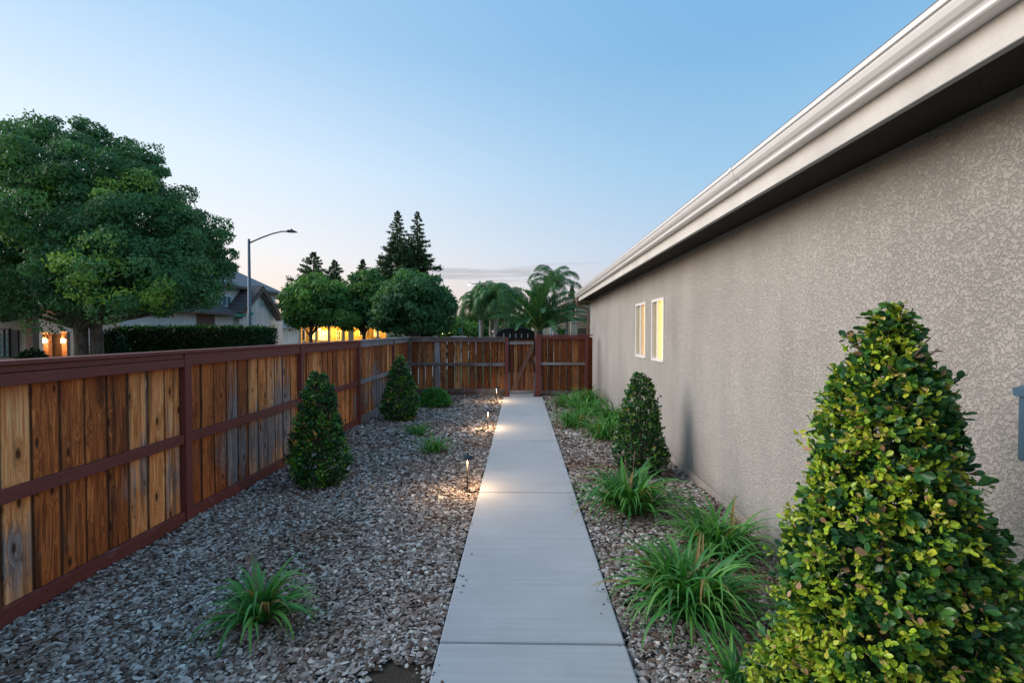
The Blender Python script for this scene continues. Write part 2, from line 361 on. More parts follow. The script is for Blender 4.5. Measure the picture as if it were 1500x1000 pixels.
# ------------------------------------------------------------------ ground, road, path
def sheet(name, x0, y0, x1, y1, z, mat, nx=1, ny=1):
    mb = MB(); mb.poly([(x0, y0, z), (x1, y0, z), (x1, y1, z), (x0, y1, z)])
    o = mb.build(name, mat); tag(o, kind='structure'); return o
sheet('ground', -500, -300, 500, 900, -.16, M_lawn)
o = sheet('road', -12, -30, -4.9, 300, -.13, M_asph); o = sheet('side_street', -200, 26.2, -12, 33.5, -.13, M_asph)
mb = MB(); mb.box((-4.9, -30, -.16), (-4.75, 120, -.01)); mb.build('kerb', M_kerb).__setitem__('kind', 'structure')
mb = MB(); mb.box((-12.15, -30, -.16), (-12, 26.2, -.01)); mb.box((-12.15, 33.5, -.16), (-12, 120, -.01)); mb.build('kerb', M_kerb)['kind'] = 'structure'
mb = MB(); mb.box((-4.75, -30, -.16), (-3.5, 120, -.02)); mb.build('pavement', M_kerb)['kind'] = 'structure'
mb = MB(); mb.box((-14, -30, -.16), (-12.15, 26.2, -.02)); mb.build('pavement', M_kerb)['kind'] = 'structure'
mb = MB(); mb.box((-3.4, -4, -.16), (2.6, 16.2, -.045)); o = mb.build('mulch_bed', M_soil); o['kind'] = 'structure'
path = bpy.data.objects.new('garden_path', None); COL.objects.link(path); path['kind'] = 'structure'
PX0, PX1 = -.46, .59
ys = [-2.4, .12, 2.66, 5.19, 7.66, 10.07, 12.9]
for a_, b_ in zip(ys[:-1], ys[1:]):
    mb = MB(); mb.box((PX0, a_+.006, -.12), (PX1, b_-.006, 0)); o = mb.build('slab', M_conc, path, bev=.012)
mb = MB(); mb.box((PX0+.004, ys[0], -.12), (PX1-.004, ys[-1], -.020)); mb.build('joint_bed', M_soil, path)
mb = MB(); mb.box((-.6, 13.5, -.14), (1.0, 21, -.005)); mb.build('path_beyond_gate', M_asph)['kind'] = 'structure'

# ------------------------------------------------------------------ mulch chips (real geometry)
def mulch(name, x0, x1, y0, y1, label, seed, keep=None):
    rg = np.random.default_rng(seed); Vs = []; Fs = []; Ts = []; base = 0
    bands = [(y0, 3.4, 7600, .62, 0), (3.4, 5.0, 5200, .72, 0), (5.0, 8.0, 3300, .88, 1), (8.0, y1, 1900, 1.1, 1)]
    for ya, yb, dens, sc, far in bands:
        n = int((x1-x0)*(yb-ya)*dens)
        P = np.stack([rg.uniform(x0, x1, n), rg.uniform(ya, yb, n), rg.uniform(-.038, -.012, n)], 1)
        if keep is not None: P = P[keep(P)]
        n = len(P)
        P[:, 2] += .012*np.sin(P[:, 0]*3.1+seed)*np.sin(P[:, 1]*2.3)+.008*np.sin(P[:, 0]*7+P[:, 1]*5)
        for k in range(5):
            sel = np.arange(n) % 5 == k; m_ = int(sel.sum())
            q = rg.uniform(.7, 1.2, 6)
            if far:
                tv = np.array([[-.5*q[0], -.4, -.1], [.45, -.5*q[1], -.1], [.5*q[2], .4, -.1], [-.4, .5*q[3], -.1], [rg.uniform(-.2, .2), rg.uniform(-.2, .2), .5]])
                tf = np.array([[0, 1, 4], [1, 2, 4], [2, 3, 4], [3, 0, 4]])
            else:
                tv = np.array([[-.5*q[0], -.3, -.3], [0, -.55*q[4], -.3], [.5*q[2], -.2, -.3], [.4, .45*q[1], -.3], [-.1*q[5], .55, -.3], [-.48, .3*q[3], -.3],
                               [-.22, -.1*q[1], .4], [.2*q[0], -.05, .5], [.02, .25*q[2], .38]])
                tf = np.array([[0, 1, 6], [1, 7, 6], [1, 2, 7], [2, 3, 7], [3, 8, 7], [3, 4, 8], [4, 5, 8], [5, 6, 8], [5, 0, 6], [6, 7, 8]])
            L = (rg.gamma(7, .0043, m_)+.010)*sc*1.25; Wd = L*rg.uniform(.45, .9, m_); T = rg.uniform(.007, .015, m_)*sc
            st = rg.random(m_) < .03; L = np.where(st, L*2.2, L); Wd = np.where(st, L*.16, Wd)
            yaw = rg.uniform(0, 2*PI, m_); N = np.stack([rg.normal(0, .36, m_), rg.normal(0, .36, m_), np.ones(m_)], 1)
            X = np.stack([np.cos(yaw), np.sin(yaw), rg.normal(0, .25, m_)], 1)
            V, F = scatter(tv, tf, P[sel], X, norm(N), np.stack([L, Wd, T], 1))
            tone = np.clip(rg.beta(2.0, 1.8, m_), 0, .95); tone = np.where(rg.random(m_) < .02, 1.0, tone)
            Vs.append(V); Fs.append(F+base); Ts.append(np.repeat(tone, len(tv))); base += len(V)
    o = np_mesh(name, np.concatenate(Vs), np.concatenate(Fs), M_chip, np.concatenate(Ts))
    tag(o, label, None, None, 'stuff'); return o
def keepL(P):  # a bare patch of soil beside the path
    q = ((P[:, 0]+.66)/.20)**2+((P[:, 1]-2.36)/.22)**2; return q > .35+1.0*np.random.default_rng(1).random(len(P))
mulch('bark_mulch', -3.10, PX0-.015, 1.2, 13.25, 'grey brown bark chip mulch between the fence and the path', 3, keepL)
mulch('bark_mulch', PX1+.015, 2.22, 1.2, 13.25, 'grey brown bark chip mulch between the path and the stucco wall', 5,
      lambda P: P[:, 0] < 2.0+.0129*P[:, 1])

rg = np.random.default_rng(77); n = 70
P = np.stack([np.where(rg.random(n) < .5, PX0+.01+np.abs(rg.normal(0, .05, n)), PX1-.01-np.abs(rg.normal(0, .05, n))), rg.uniform(2.3, 12.5, n), np.full(n, .002)], 1)
yaw = rg.uniform(0, 2*PI, n); L = rg.uniform(.010, .026, n)
V, F = scatter(np.array([[-.5, -.4, 0], [.45, -.5, 0], [.5, .4, 0], [-.4, .5, 0], [.05, .08, .6]]), np.array([[0, 1, 4], [1, 2, 4], [2, 3, 4], [3, 0, 4]]), P, np.stack([np.cos(yaw), np.sin(yaw), 0*yaw], 1), np.tile([0., 0., 1.], (n, 1)), np.stack([L, L*.6, L*.4], 1))
tag(np_mesh('stray_chips', V, F, M_chip, np.repeat(rg.uniform(.1, .7, n), 5)), 'few bark chips kicked onto the edges of the concrete path', None, None, 'stuff')

# ------------------------------------------------------------------ side fence (left)
FX = -3.11
def board_mesh(w, h, th, k):
    rg = random.Random(k); mb = MB(); e_ = .004
    # a board: chamfered long edges, slightly cupped
    pr = [(-th/2, -w/2+e_), (-th/2+e_*.7, -w/2), (th/2-e_*.7, -w/2), (th/2, -w/2+e_), (th/2-.0015, 0), (th/2, w/2-e_), (th/2-e_*.7, w/2), (-th/2+e_*.7, w/2), (-th/2, w/2-e_)]
    b0 = rg.uniform(-.004, .004)
    mb.prism([(x, y, 0) for x, y in pr][::1], (b0*.3, b0, h)); return mb
def fence_bay(parent, y0, y1, zt0, zt1, rail_m, fascia, first=False):
    n = max(1, round((y1-y0)/.197)); w = (y1-y0)/n
    for i in range(n):
        yc = y0+w*(i+.5); z0 = .02+random.uniform(-.01, .015); zt = zt0+(zt1-zt0)*(yc-y0)/(y1-y0)
        o = link('board', BM[random.randrange(4)], parent); o.location = (FX-.054+random.uniform(-.007, .005), yc, z0)
        o.scale = (1, w/.197*random.uniform(.955, .98), (zt-.03-z0)/1.5); o.rotation_euler = (random.uniform(-.004, .004), 0, random.uniform(-.02, .02))
    L = y1-y0
    def rail(name, za, zb, x0=FX-.040, x1=FX):
        mb = MB(); mb.prism([(x0, y0+.002, za+zt0-1.57), (x1, y0+.002, za+zt0-1.57), (x1, y0+.002, zb+zt0-1.57), (x0, y0+.002, zb+zt0-1.57)], (0, L-.004, zt1-zt0))
        mb.build(name, rail_m, parent, bev=.004)
    mb = MB()
    if fascia:
        rail('top_fascia', 1.505, 1.548, FX-.040, FX+.004); rail('top_rail', 1.425, 1.501, FX-.040, FX+.012)
    else: rail('top_rail', 1.435, 1.548)
    rail('middle_rail', .715, .80); rail('bottom_board', -.05, .085, FX-.038, FX+.002)
BM = []
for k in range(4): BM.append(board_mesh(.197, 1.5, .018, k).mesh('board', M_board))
fence = thing('wooden_fence', 'long cedar board fence with dark red rails along the left bed', 'fence', (0, 0, 0))
posts = [-.4, 2.0, 4.39, 6.72, 9.15, 11.65, 13.32]
zts = [1.56, 1.565, 1.57, 1.575, 1.58, 1.59, 1.60]
for i in range(6):
    fence_bay(fence, posts[i]+.045, posts[i+1]-.045, zts[i], zts[i+1], M_red if i < 4 else M_grail, i == 1 or i == 0)
mb = MB(); rn_ = random.Random(9)
for i in range(4):
    a_, b_ = posts[i]+.045, posts[i+1]-.045; n_ = round((b_-a_)/.197); w_ = (b_-a_)/n_
    for q in range(n_):
        for dy in (-.05, .05):
            for zz, xx in ((1.46, FX+.013 if i < 2 else FX+.001), (.757, FX+.001), (.045, FX+.003)):
                yy = a_+w_*(q+.5)+dy+rn_.uniform(-.01, .01); z_ = zz+rn_.uniform(-.012, .012); mb.tube([(xx-.003, yy, z_), (xx+.001, yy, z_)], .0035, 6)
mb.build('nail_heads', M_pole, fence)['kind'] = 'stuff'
for i, y in enumerate(posts):
    mb = MB(); mb.box((FX-.085, y-.044, -.1), (FX+.014, y+.044, zts[i]-.022)); mb.build('post', M_red if i < 6 else M_drail, fence, bev=.004)
for i in range(6):
    mb = MB(); a_ = posts[i]-(.044 if i == 0 else 0)+.002; b_ = posts[i+1]-.002
    z0 = zts[i]-.02; z1 = zts[i+1]-.02
    mb.prism([(FX-.10, a_, z0), (FX+.022, a_, z0), (FX+.022, a_, z0+.03), (FX-.10, a_, z0+.03)], (0, b_-a_, z1-z0))
    mb.build('cap_board', M_red if i < 4 else M_grail, fence, bev=.004)

# ------------------------------------------------------------------ far fence, gate
BY = 13.32
def fboard(parent, xc, w, z0, z1, y=BY, mat=None, ry=0):
    o = link('board', FM[random.randrange(4)], parent); o.location = (xc, y, z0)
    o.scale = (w/.19, 1, (z1-z0)/1.5); o.rotation_euler = (0, ry, random.uniform(-.02, .02)); return o
FM = []
for k in range(4):
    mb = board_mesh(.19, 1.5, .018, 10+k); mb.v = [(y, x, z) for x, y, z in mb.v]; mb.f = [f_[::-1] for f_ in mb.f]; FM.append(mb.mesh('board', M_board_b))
def xr(px): return ax(px, BY)
bf = thing('wooden_fence', 'dark weathered board fence across the end with daylight between its boards', 'fence')
x0, x1 = FX+.03, xr(739.5)
n = 13; w = (x1-x0)/n
for i in range(n): fboard(bf, x0+w*(i+.5), w-.012-random.uniform(0, .012), .05, 1.56, BY+.02, ry=random.uniform(-.004, .004))
def bar(parent, name, x0, x1, z0, z1, mat, y0=BY-.05, y1=BY+.008):
    mb = MB(); mb.box((x0, y0, z0), (x1, y1, z1)); return mb.build(name, mat, parent, bev=.004)
bar(bf, 'top_rail', x0, x1, 1.47, 1.575, M_drail); bar(bf, 'middle_rail', x0, x1, .80, .885, M_drail); bar(bf, 'bottom_rail', x0, x1, .07, .16, M_drail)
bar(bf, 'kickboard', x0, x1, -.05, .066, M_drail, BY-.01, BY+.03)
bar(bf, 'cap_board', x0, x1-.002, 1.579, 1.61, M_drail, BY-.07, BY+.06)
# grey batten over one joint
bar(bf, 'batten', xr(637), xr(644), .165, 1.465, M_grail, BY-.02, BY+.009)
bar(bf, 'post', xr(739.5)+.002, xr(745), -.1, 1.60, M_red, BY-.065, BY+.03)
gate = thing('garden_gate', 'narrow wooden gate with a diagonal brace at the end of the path', 'gate')
g0, g1 = xr(746.5), xr(782)
n = 6; w = (g1-g0)/n
for i in range(n): fboard(gate, g0+w*(i+.5), w-.014, .06, 1.52, BY+.03)
bar(gate, 'top_rail', g0, g1, 1.40, 1.475, M_grail, BY-.035, BY+.018); bar(gate, 'bottom_rail', g0, g1, .045, .12, M_grail, BY-.035, BY+.018)
mb = MB(); mb.prism([(g0+.03, BY-.03, .125), (g0+.14, BY-.03, .125), (g1-.0, BY-.03, 1.27), (g1-.0, BY-.03, 1.395), (g1-.07, BY-.03, 1.395)], (0, .045, 0)); mb.build('brace', simple('brown_brace', (.15, .075, .045), .8, .3, 9), gate)
mb = MB(); mb.box((g1-.10, BY-.045, .9), (g1-.01, BY-.034, .94)); mb.tube([(g1-.08, BY-.05, .92), (g1-.05, BY-.07, .92), (g1-.02, BY-.05, .92)], .006, 6); mb.build('latch', M_bronze, gate)
rf = thing('wooden_fence', 'short reddish board fence panel between the gate and the stucco house', 'fence')
x0, x1 = xr(793)+.002, xr(857)-.002
n = 7; w = (x1-x0)/n
for i in range(n): fboard(rf, x0+w*(i+.5), w-.008-random.uniform(0, .01), .05, 1.60, BY+.02)
bar(rf, 'top_rail', x0, x1, 1.55, 1.635, M_red); bar(rf, 'middle_rail', x0, x1, .83, .90, M_grail); bar(rf, 'bottom_rail', x0, x1, .03, .12, M_drail)
bar(rf, 'cap_board', x0-.12, xr(868), 1.642, 1.672, M_red, BY-.07, BY+.06)
bar(rf, 'post', xr(784), xr(792.5), -.1, 1.64, M_red, BY-.06, BY+.035)
bar(rf, 'post', xr(857), xr(861.5), -.1, 1.64, M_red, BY-.06, BY+.03)
fboard(rf, xr(865), xr(868)-xr(862), .05, 1.6, BY+.01)
mb = MB(); mb.box((g0, BY-.2, -.1), (g1, BY+.1, .012)); mb.build('threshold', M_conc)['kind'] = 'structure'

# ------------------------------------------------------------------ our stucco house (right)
HROT = -R(.74)
house = thing('stucco_house', 'long sand stucco bungalow wall with white gutter along the right side of the path', 'house', (2.01, 0, 0), HROT)
YE = 15.25; SZ = 2.75; TH = .2
wins = [(7.05, 7.73, 1.30, 2.26, True), (8.12, 8.86, 1.30, 2.26, False)]
# wall as one continuous sheet of blocks round the openings
mb = MB()
segs = [(-4, 7.05), (7.73, 8.12), (8.86, YE)]
ycuts = [-4, 7.05, 7.73, 8.12, 8.86, YE]; zc = [0.06, 1.30, 2.26, SZ]
yl, zl = ycuts, zc
idx = {}
for x in (0, TH):
    for j, yy in enumerate(yl):
        for k, zz in enumerate(zl): idx[(x, j, k)] = len(mb.v); mb.v.append((x, yy, zz))
hole = {(1, 1), (3, 1)}
for j in range(len(yl)-1):
    for k in range(len(zl)-1):
        if (j, k) in hole:
            a_, b_, c_, d_ = [(j, k), (j+1, k), (j+1, k+1), (j, k+1)]
            for p, q in ((a_, b_), (b_, c_), (c_, d_), (d_, a_)):
                mb.f.append((idx[(0, *p)], idx[(0, *q)], idx[(TH, *q)], idx[(TH, *p)])); mb.m.append(0)
        else:
            mb.f.append((idx[(0, j, k)], idx[(0, j, k+1)], idx[(0, j+1, k+1)], idx[(0, j+1, k)])); mb.m.append(0)
            mb.f.append((idx[(TH, j, k)], idx[(TH, j+1, k)], idx[(TH, j+1, k+1)], idx[(TH, j, k+1)])); mb.m.append(0)
mb.poly([(0, YE, .06), (0, YE, SZ), (TH, YE, SZ), (TH, YE, .06)])
mb.poly([(0, -4, .06), (TH, -4, .06), (TH, -4, SZ), (0, -4, SZ)])
mb.build('wall', M_stucco, house)
mb = MB(); mb.box((TH+.003, YE-.2, .06), (9, YE-.003, SZ)); mb.box((TH+.003, -4, .06), (9, -3.8, SZ)); mb.box((8.8, -3.79, .06), (9, YE-.21, SZ)); mb.build('rear_wall', M_stucco, house)
mb = MB(); mb.box((-.03, -4, -.12), (9, YE+.02, .057)); mb.build('footing', M_footing, house, bev=.006)
OV = .37
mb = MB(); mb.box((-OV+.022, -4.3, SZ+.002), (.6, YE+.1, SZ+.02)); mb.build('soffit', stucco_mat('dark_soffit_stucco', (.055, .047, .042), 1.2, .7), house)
mb = MB(); mb.box((-OV, -4.3, 2.725), (-OV+.02, YE+.1, 2.99)); mb.build('fascia', M_trim, house, bev=.004)
mb = MB(); mb.box((-OV-.008, -4.3, 2.720), (-OV+.026, YE+.1, 2.7245)); mb.build('drip_edge', simple('grey_drip_metal', (.35, .35, .34), .5), house)
# ogee gutter profile (x outwards is negative)
gx = -OV-.002
prof = [(0, 2.852), (-.060, 2.852), (-.066, 2.858), (-.066, 2.876), (-.072, 2.884), (-.085, 2.893), (-.100, 2.912), (-.108, 2.935), (-.108, 2.944), (-.118, 2.948), (-.118, 2.972), (-.108, 2.972), (-.106, 2.952), (-.096, 2.93), (-.06, 2.862), (-.004, 2.862), (-.004, 2.99), (0, 2.99)]
mb = MB(); mb.prism([(gx+x, -4.3, z) for x, z in prof], (0, YE+4.45, 0)); mb.build('gutter', M_gutter, house)
for yj in (3.6, 9.7): mb = MB(); mb.prism([(gx-.001+x*1.03-.001, yj, z-(.002 if z < 2.9 else 0)) for x, z in prof], (0, .05, 0)); mb.build('gutter_joint', M_gutter, house)
mb = MB(); mb.box((gx-.109, YE+.151, 2.853), (gx, YE+.156, 2.97)); mb.build('gutter_end', M_gutter, house)
M_copper = simple('brown_downspout', (.20, .12, .085), .5, .15, 5)
mb = MB(); yy = YE+.06
mb.tube([(gx-.05, yy, 2.85), (gx-.05, yy, 2.66), (gx-.02, yy, 2.60), (-.10, yy, 2.47), (-.055, yy, 2.40), (-.055, yy, .1)], .036, 8); mb.build('downspout', M_copper, house, smooth=True)
M_tile = simple('concrete_roof_tile', (.16, .125, .11), .85, .3, 5)
mb = MB(); sl = .36
mb.prism([(-OV-.03, -4.4, 3.0), (4.5, -4.4, 3.0+sl*4.9), (4.5, -4.4, 3.1+sl*4.9), (-OV-.03, -4.4, 3.05)], (0, YE+4.5, 0)); mb.prism([(9.4, -4.4, 3.0), (9.4, -4.4, 3.05), (4.5, -4.4, 3.1+sl*4.9), (4.5, -4.4, 3.0+sl*4.9)], (0, YE+4.5, 0))
roof = mb.build('roof', M_tile, house)
mb = MB(); mb.poly([(0, YE-.005, SZ), (9, YE-.005, SZ), (9.3, YE-.005, 3.0), (4.5, YE-.005, 3.0+sl*4.85), (-.3, YE-.005, 3.0)]); mb.build('gable_wall', M_stucco, house)
def blind_mat(name, lo, hi, st):
    m, t, b = new_mat(name); z = t.a('SeparateXYZ', {0: t.pos()}).outputs[2]
    w_ = t.math('SINE', t.math('MULTIPLY', z, 2*PI/.05)); yv = t.noise(t.mapv(t.pos(), (6, 6, 2.2)), 1.0, 3)
    c = t.mix(t.math('MULTIPLY_ADD', w_, .18, yv), lo, hi)
    t.l.new(c, b.inputs['Emission Color']); b.inputs['Emission Strength'].default_value = st; b.inputs['Base Color'].default_value = (.6, .5, .3, 1)
    return m
M_lit = blind_mat('lit_blind', (1.0, .40, .04), (1.0, .72, .18), 1.9)
M_lit2 = blind_mat('dim_lit_blind', (.55, .28, .08), (.8, .45, .16), .9)
M_dim = blind_mat('faint_glow_blind', (.10, .11, .12), (.30, .24, .14), .45)  # faint glow put into the grey blind half by emission
for (y0, y1, z0, z1, lit) in wins:
    w_ = bpy.data.objects.new('window', None); COL.objects.link(w_); w_.parent = house
    ym = (y0+y1)/2; fr_ = .04
    mb = MB(); X0, X1 = -.012, .04
    mb.box((X0, y0-.002, z0), (X1, y0+fr_, z1)); mb.box((X0, y1-fr_, z0), (X1, y1+.002, z1))
    mb.box((X0, y0+fr_, z1-fr_), (X1, y1-fr_, z1)); mb.box((X0-.01, y0+fr_, z0), (X1, y1-fr_, z0+fr_)); mb.box((X0, ym-.025, z0+fr_), (X1, ym+.025, z1-fr_))
    mb.build('frame', M_vinyl, w_)
    mb = MB(); mb.box((.004, y0+fr_, z0+fr_), (.008, ym-.025, z1-fr_)); mb.build('pane', M_clear, w_)
    mb = MB(); mb.box((.008, ym+.025, z0+fr_), (.012, y1-fr_, z1-fr_)); mb.build('pane', M_clear, w_)
    mb = MB(); mb.box((.045, y0, z0), (.055, ym, z1)); mb.build('blind', M_lit if lit else M_lit2, w_)
    mb = MB(); mb.box((.045, ym+.002, z0), (.055, y1, z1)); mb.build('blind', M_dim, w_)
# electrical box
eb = thing('electrical_box', 'blue grey metal utility box mounted on the stucco wall at right', 'utility box', (2.01, 0, 0), HROT)
mb = MB(); mb.box((-.095, 1.39, 1.25), (-.001, 1.895, 1.53)); mb.build('body', M_boxm, eb, bev=.006)
mb = MB(); mb.prism([(-.103, 1.385, 1.50), (-.103, 1.39, 1.53), (-.001, 1.39, 1.56), (-.001, 1.39, 1.535), (-.097, 1.39, 1.531), (-.097, 1.39, 1.50)], (0, .52, 0)); mb.build('lid', M_boxm, eb)

# ------------------------------------------------------------------ path lights
M_bulb = emit('warm_bulb', (1, .66, .30), 7)
labels = ['nearest bronze mushroom path light casting a warm pool', 'middle path light with a glowing cap halfway along the path', 'farthest path light glowing beside the end fence']
def path_light(i, x, y, h):
    L = thing('path_light', labels[i], 'path light', (x, y, -.02), 0, 'path lights along the left edge of the path')
    mb = MB(); mb.tube([(0, 0, -.05), (0, 0, h-.065)], .0095, 10); mb.build('stem', M_pole, L, smooth=True)
    mb = MB(); mb.lathe([(.034, 0), (.034, .012), (.012, .02)], n=12); mb.build('ground_stake', M_pole, L)
    mb = MB(); mb.lathe([(.086, h-.042), (.088, h-.038), (.060, h-.018), (.030, h-.004), (.014, h+.002), (.014, h+.012), (.004, h+.016), (.0, h+.016)], n=28)
    mb.lathe([(.0, h-.003), (.028, h-.010), (.058, h-.025), (.084, h-.042), (.086, h-.042)], n=28); mb.build('cap', M_bronze, L, smooth=True)
    mb = MB(); mb.lathe([(.0, h-.062), (.011, h-.058), (.012, h-.03), (.008, h-.014)], n=12); mb.build('bulb', M_bulb, L, smooth=True)
    ld = bpy.data.lights.new('path_lamp', 'POINT'); ld.energy = [13, 13, 13][i]; ld.color = (1, .66, .36); ld.shadow_soft_size = .02
    lo = bpy.data.objects.new('path_lamp', ld); COL.objects.link(lo); lo.parent = L; lo.location = (.028, -.03, h-.055)
    return L
path_light(0, -.596, 5.28, .41); path_light(1, -.602, 8.69, .35); path_light(2, -.62, 12.1, .37)

# ------------------------------------------------------------------ clipped shrubs
def shrub(name, label, x, y, H, rfun, nspr, leaf, mat, tonef, seed, group=None, parts=0, cat='shrub', lean=0, clipx=None, per=7):
    LF = LEAF12 if parts else LEAF8
    rg = np.random.default_rng(seed); T = thing(name, label, cat, (x, y, -.02), 0, group)
    n = nspr
    # height distribution follows the circumference
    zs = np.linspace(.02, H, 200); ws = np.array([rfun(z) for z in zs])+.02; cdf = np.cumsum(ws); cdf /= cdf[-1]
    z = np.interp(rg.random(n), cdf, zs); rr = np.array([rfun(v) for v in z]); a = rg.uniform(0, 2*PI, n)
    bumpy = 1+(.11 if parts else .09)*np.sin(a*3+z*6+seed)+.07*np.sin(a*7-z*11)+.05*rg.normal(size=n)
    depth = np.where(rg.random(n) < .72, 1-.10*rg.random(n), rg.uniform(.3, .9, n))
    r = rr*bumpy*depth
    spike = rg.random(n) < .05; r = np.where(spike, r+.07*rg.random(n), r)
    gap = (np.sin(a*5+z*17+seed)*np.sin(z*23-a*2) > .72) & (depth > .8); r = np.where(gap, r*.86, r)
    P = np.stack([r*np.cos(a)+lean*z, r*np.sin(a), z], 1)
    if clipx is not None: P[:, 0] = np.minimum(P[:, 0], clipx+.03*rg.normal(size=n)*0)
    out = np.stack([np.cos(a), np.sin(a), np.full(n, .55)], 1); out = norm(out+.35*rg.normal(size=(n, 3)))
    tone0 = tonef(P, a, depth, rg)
    Pl = []; Xl = []; Nl = []; Sl = []; Tl = []
    for k in range(per):
        rd = norm(rg.normal(size=(n, 3))); side = norm(np.cross(out, rd))
        spread = rg.uniform(.3, 1.0, n)[:, None]
        X = norm(out*(1.15-spread*.6)+side*spread)
        N = norm(out*.9+np.array([0, 0, .6])-X*.5+.35*rg.normal(size=(n, 3)))
        young = tone0 > .62
        s = leaf*rg.uniform(.65, 1.2, n)*np.where(young, .62+.1*(k/per), 1.0)
        Pl.append(P+out*(k/per-.5)*leaf*1.3+.15*leaf*rg.normal(size=(n, 3))); Xl.append(X); Nl.append(N); Sl.append(s)
        Tl.append(np.clip(tone0+.07*rg.normal(size=n)-.04*(k == 0), 0, .97))
    P_, X_, N_, S_, T_ = map(np.concatenate, (Pl, Xl, Nl, Sl, Tl))
    brown = rg.random(len(T_)) < (.03 if mat is M_privet else 0); T_ = np.where(brown, 1.0, T_)
    if clipx is not None: ok = P_[:, 0]+X_[:, 0]*S_ < clipx+.02; P_, X_, N_, S_, T_ = P_[ok], X_[ok], N_[ok], S_[ok], T_[ok]
    if parts:
        # the leaves that show largest: outside, on the camera's side
        wp = P_+np.array([x, y, 0]); dist = np.linalg.norm(wp-np.array([0, 0, CAMZ]), axis=1)
        rad = np.hypot(P_[:, 0]-lean*P_[:, 2], P_[:, 1])/np.array([rfun(v)+.02 for v in P_[:, 2]])
        tocam = norm(np.array([[-x, -y, 0]])); side = (norm(P_[:, :2]*1.0)@tocam[0, :2])
        score = S_/dist*(side > .25)*(rad > .93)*(wp[:, 2] > .55)
        top = np.argsort(-score)[:parts]; keep = np.ones(len(P_), bool); keep[top] = False
        pm = []
        for k in range(6):
            tn = [.2, .38, .52, .68, .8, .9][k]
            me = bpy.data.meshes.new('leaf'); me.from_pydata([tuple(v) for v in LF[0]], [], [tuple(int(q) for q in f_) for f_ in LF[1]]); me.materials.append(mat); me.polygons.foreach_set('use_smooth', [True]*len(LF[1]))
            at_ = me.attributes.new('tone', 'FLOAT', 'POINT'); at_.data.foreach_set('value', np.full(len(LF[0]), tn, dtype=np.float32)); pm.append((tn, me))
        for i in top:
            me = min(pm, key=lambda q: abs(q[0]-T_[i]))[1]
            Xv = Vector(X_[i]).normalized(); Yv = Vector(N_[i]).cross(Xv).normalized(); Zv = Xv.cross(Yv)
            M = Matrix((Xv, Yv, Zv)).transposed().to_4x4(); M.translation = Vector(P_[i])
            o = link('leaf', me, T); o.matrix_local = M @ Matrix.Scale(float(S_[i]), 4)
        P_, X_, N_, S_, T_ = P_[keep], X_[keep], N_[keep], S_[keep], T_[keep]
    V, F = scatter(LF[0], LF[1], P_, X_, N_, S_)
    o = np_mesh('foliage', V, F, mat, np.repeat(T_, len(LF[0])), T, bool(parts))
    o['kind'] = 'stuff'
    mb = MB(); mb.tube([(0, 0, -.05), (lean*H*.5, 0, H*.5), (lean*H*.96, 0, H*.96)], [.03, .02, .005], 7)
    rr_ = random.Random(seed)
    for k in range(34):
        z0 = H*rr_.uniform(.08, .88); a_ = rr_.uniform(0, 2*PI); r_ = rfun(z0)*.9
        mb.tube([(lean*z0, 0, z0), (lean*z0+r_*.5*math.cos(a_), r_*.5*math.sin(a_), z0+.06), (lean*z0+r_*math.cos(a_), r_*math.sin(a_), min(H, z0+.14))], [.008, .005, .002], 5)
    mb.build('stem', M_bark, T)
    return T
def r_big(z):
    s = max(0, 1.84-z); r = .272*math.sqrt(s)*(1+.15*s) if s > 0 else .01
    r *= (1+.07*math.sin(z*9)*(s > .2))*(.78 if s < .22 else 1)
    return max(.015, min(r, .385))*(1 if z > .25 else .8+.8*z)
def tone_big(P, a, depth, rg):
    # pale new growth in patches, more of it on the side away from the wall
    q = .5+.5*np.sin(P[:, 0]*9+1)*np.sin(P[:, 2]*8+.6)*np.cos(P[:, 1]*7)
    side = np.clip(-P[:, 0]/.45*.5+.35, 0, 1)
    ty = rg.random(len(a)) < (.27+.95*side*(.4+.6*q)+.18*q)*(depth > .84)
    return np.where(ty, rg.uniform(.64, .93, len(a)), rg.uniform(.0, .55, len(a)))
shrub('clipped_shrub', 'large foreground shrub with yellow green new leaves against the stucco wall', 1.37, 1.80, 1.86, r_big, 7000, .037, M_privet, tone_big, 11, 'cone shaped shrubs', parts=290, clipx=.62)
def cone(H, Rm, p=.62, zb=.22):
    def fn(z):
        s = max(0, H-z)/H; r = Rm*min(1, (s*1.25))**p
        return max(.012, r*(1 if z > zb else .72+.28*z/zb))
    return fn
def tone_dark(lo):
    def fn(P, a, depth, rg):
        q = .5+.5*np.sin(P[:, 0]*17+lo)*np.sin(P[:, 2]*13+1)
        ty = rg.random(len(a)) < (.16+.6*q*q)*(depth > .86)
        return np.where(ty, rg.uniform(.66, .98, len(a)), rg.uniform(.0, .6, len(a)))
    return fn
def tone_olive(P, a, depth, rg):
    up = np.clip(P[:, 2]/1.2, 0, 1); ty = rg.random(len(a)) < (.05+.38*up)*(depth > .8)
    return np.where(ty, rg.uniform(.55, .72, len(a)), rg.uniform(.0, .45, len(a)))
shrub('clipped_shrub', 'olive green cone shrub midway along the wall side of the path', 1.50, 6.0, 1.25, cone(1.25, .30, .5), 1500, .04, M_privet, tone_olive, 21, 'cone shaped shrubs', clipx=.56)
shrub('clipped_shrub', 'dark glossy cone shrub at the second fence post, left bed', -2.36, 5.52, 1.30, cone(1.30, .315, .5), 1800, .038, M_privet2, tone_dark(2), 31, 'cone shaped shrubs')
shrub('clipped_shrub', 'pointed dark cone shrub nearer the grey end of the side fence', -2.44, 9.6, 1.30, cone(1.30, .37, .68), 1700, .042, M_privet2, tone_dark(4), 41, 'cone shaped shrubs')
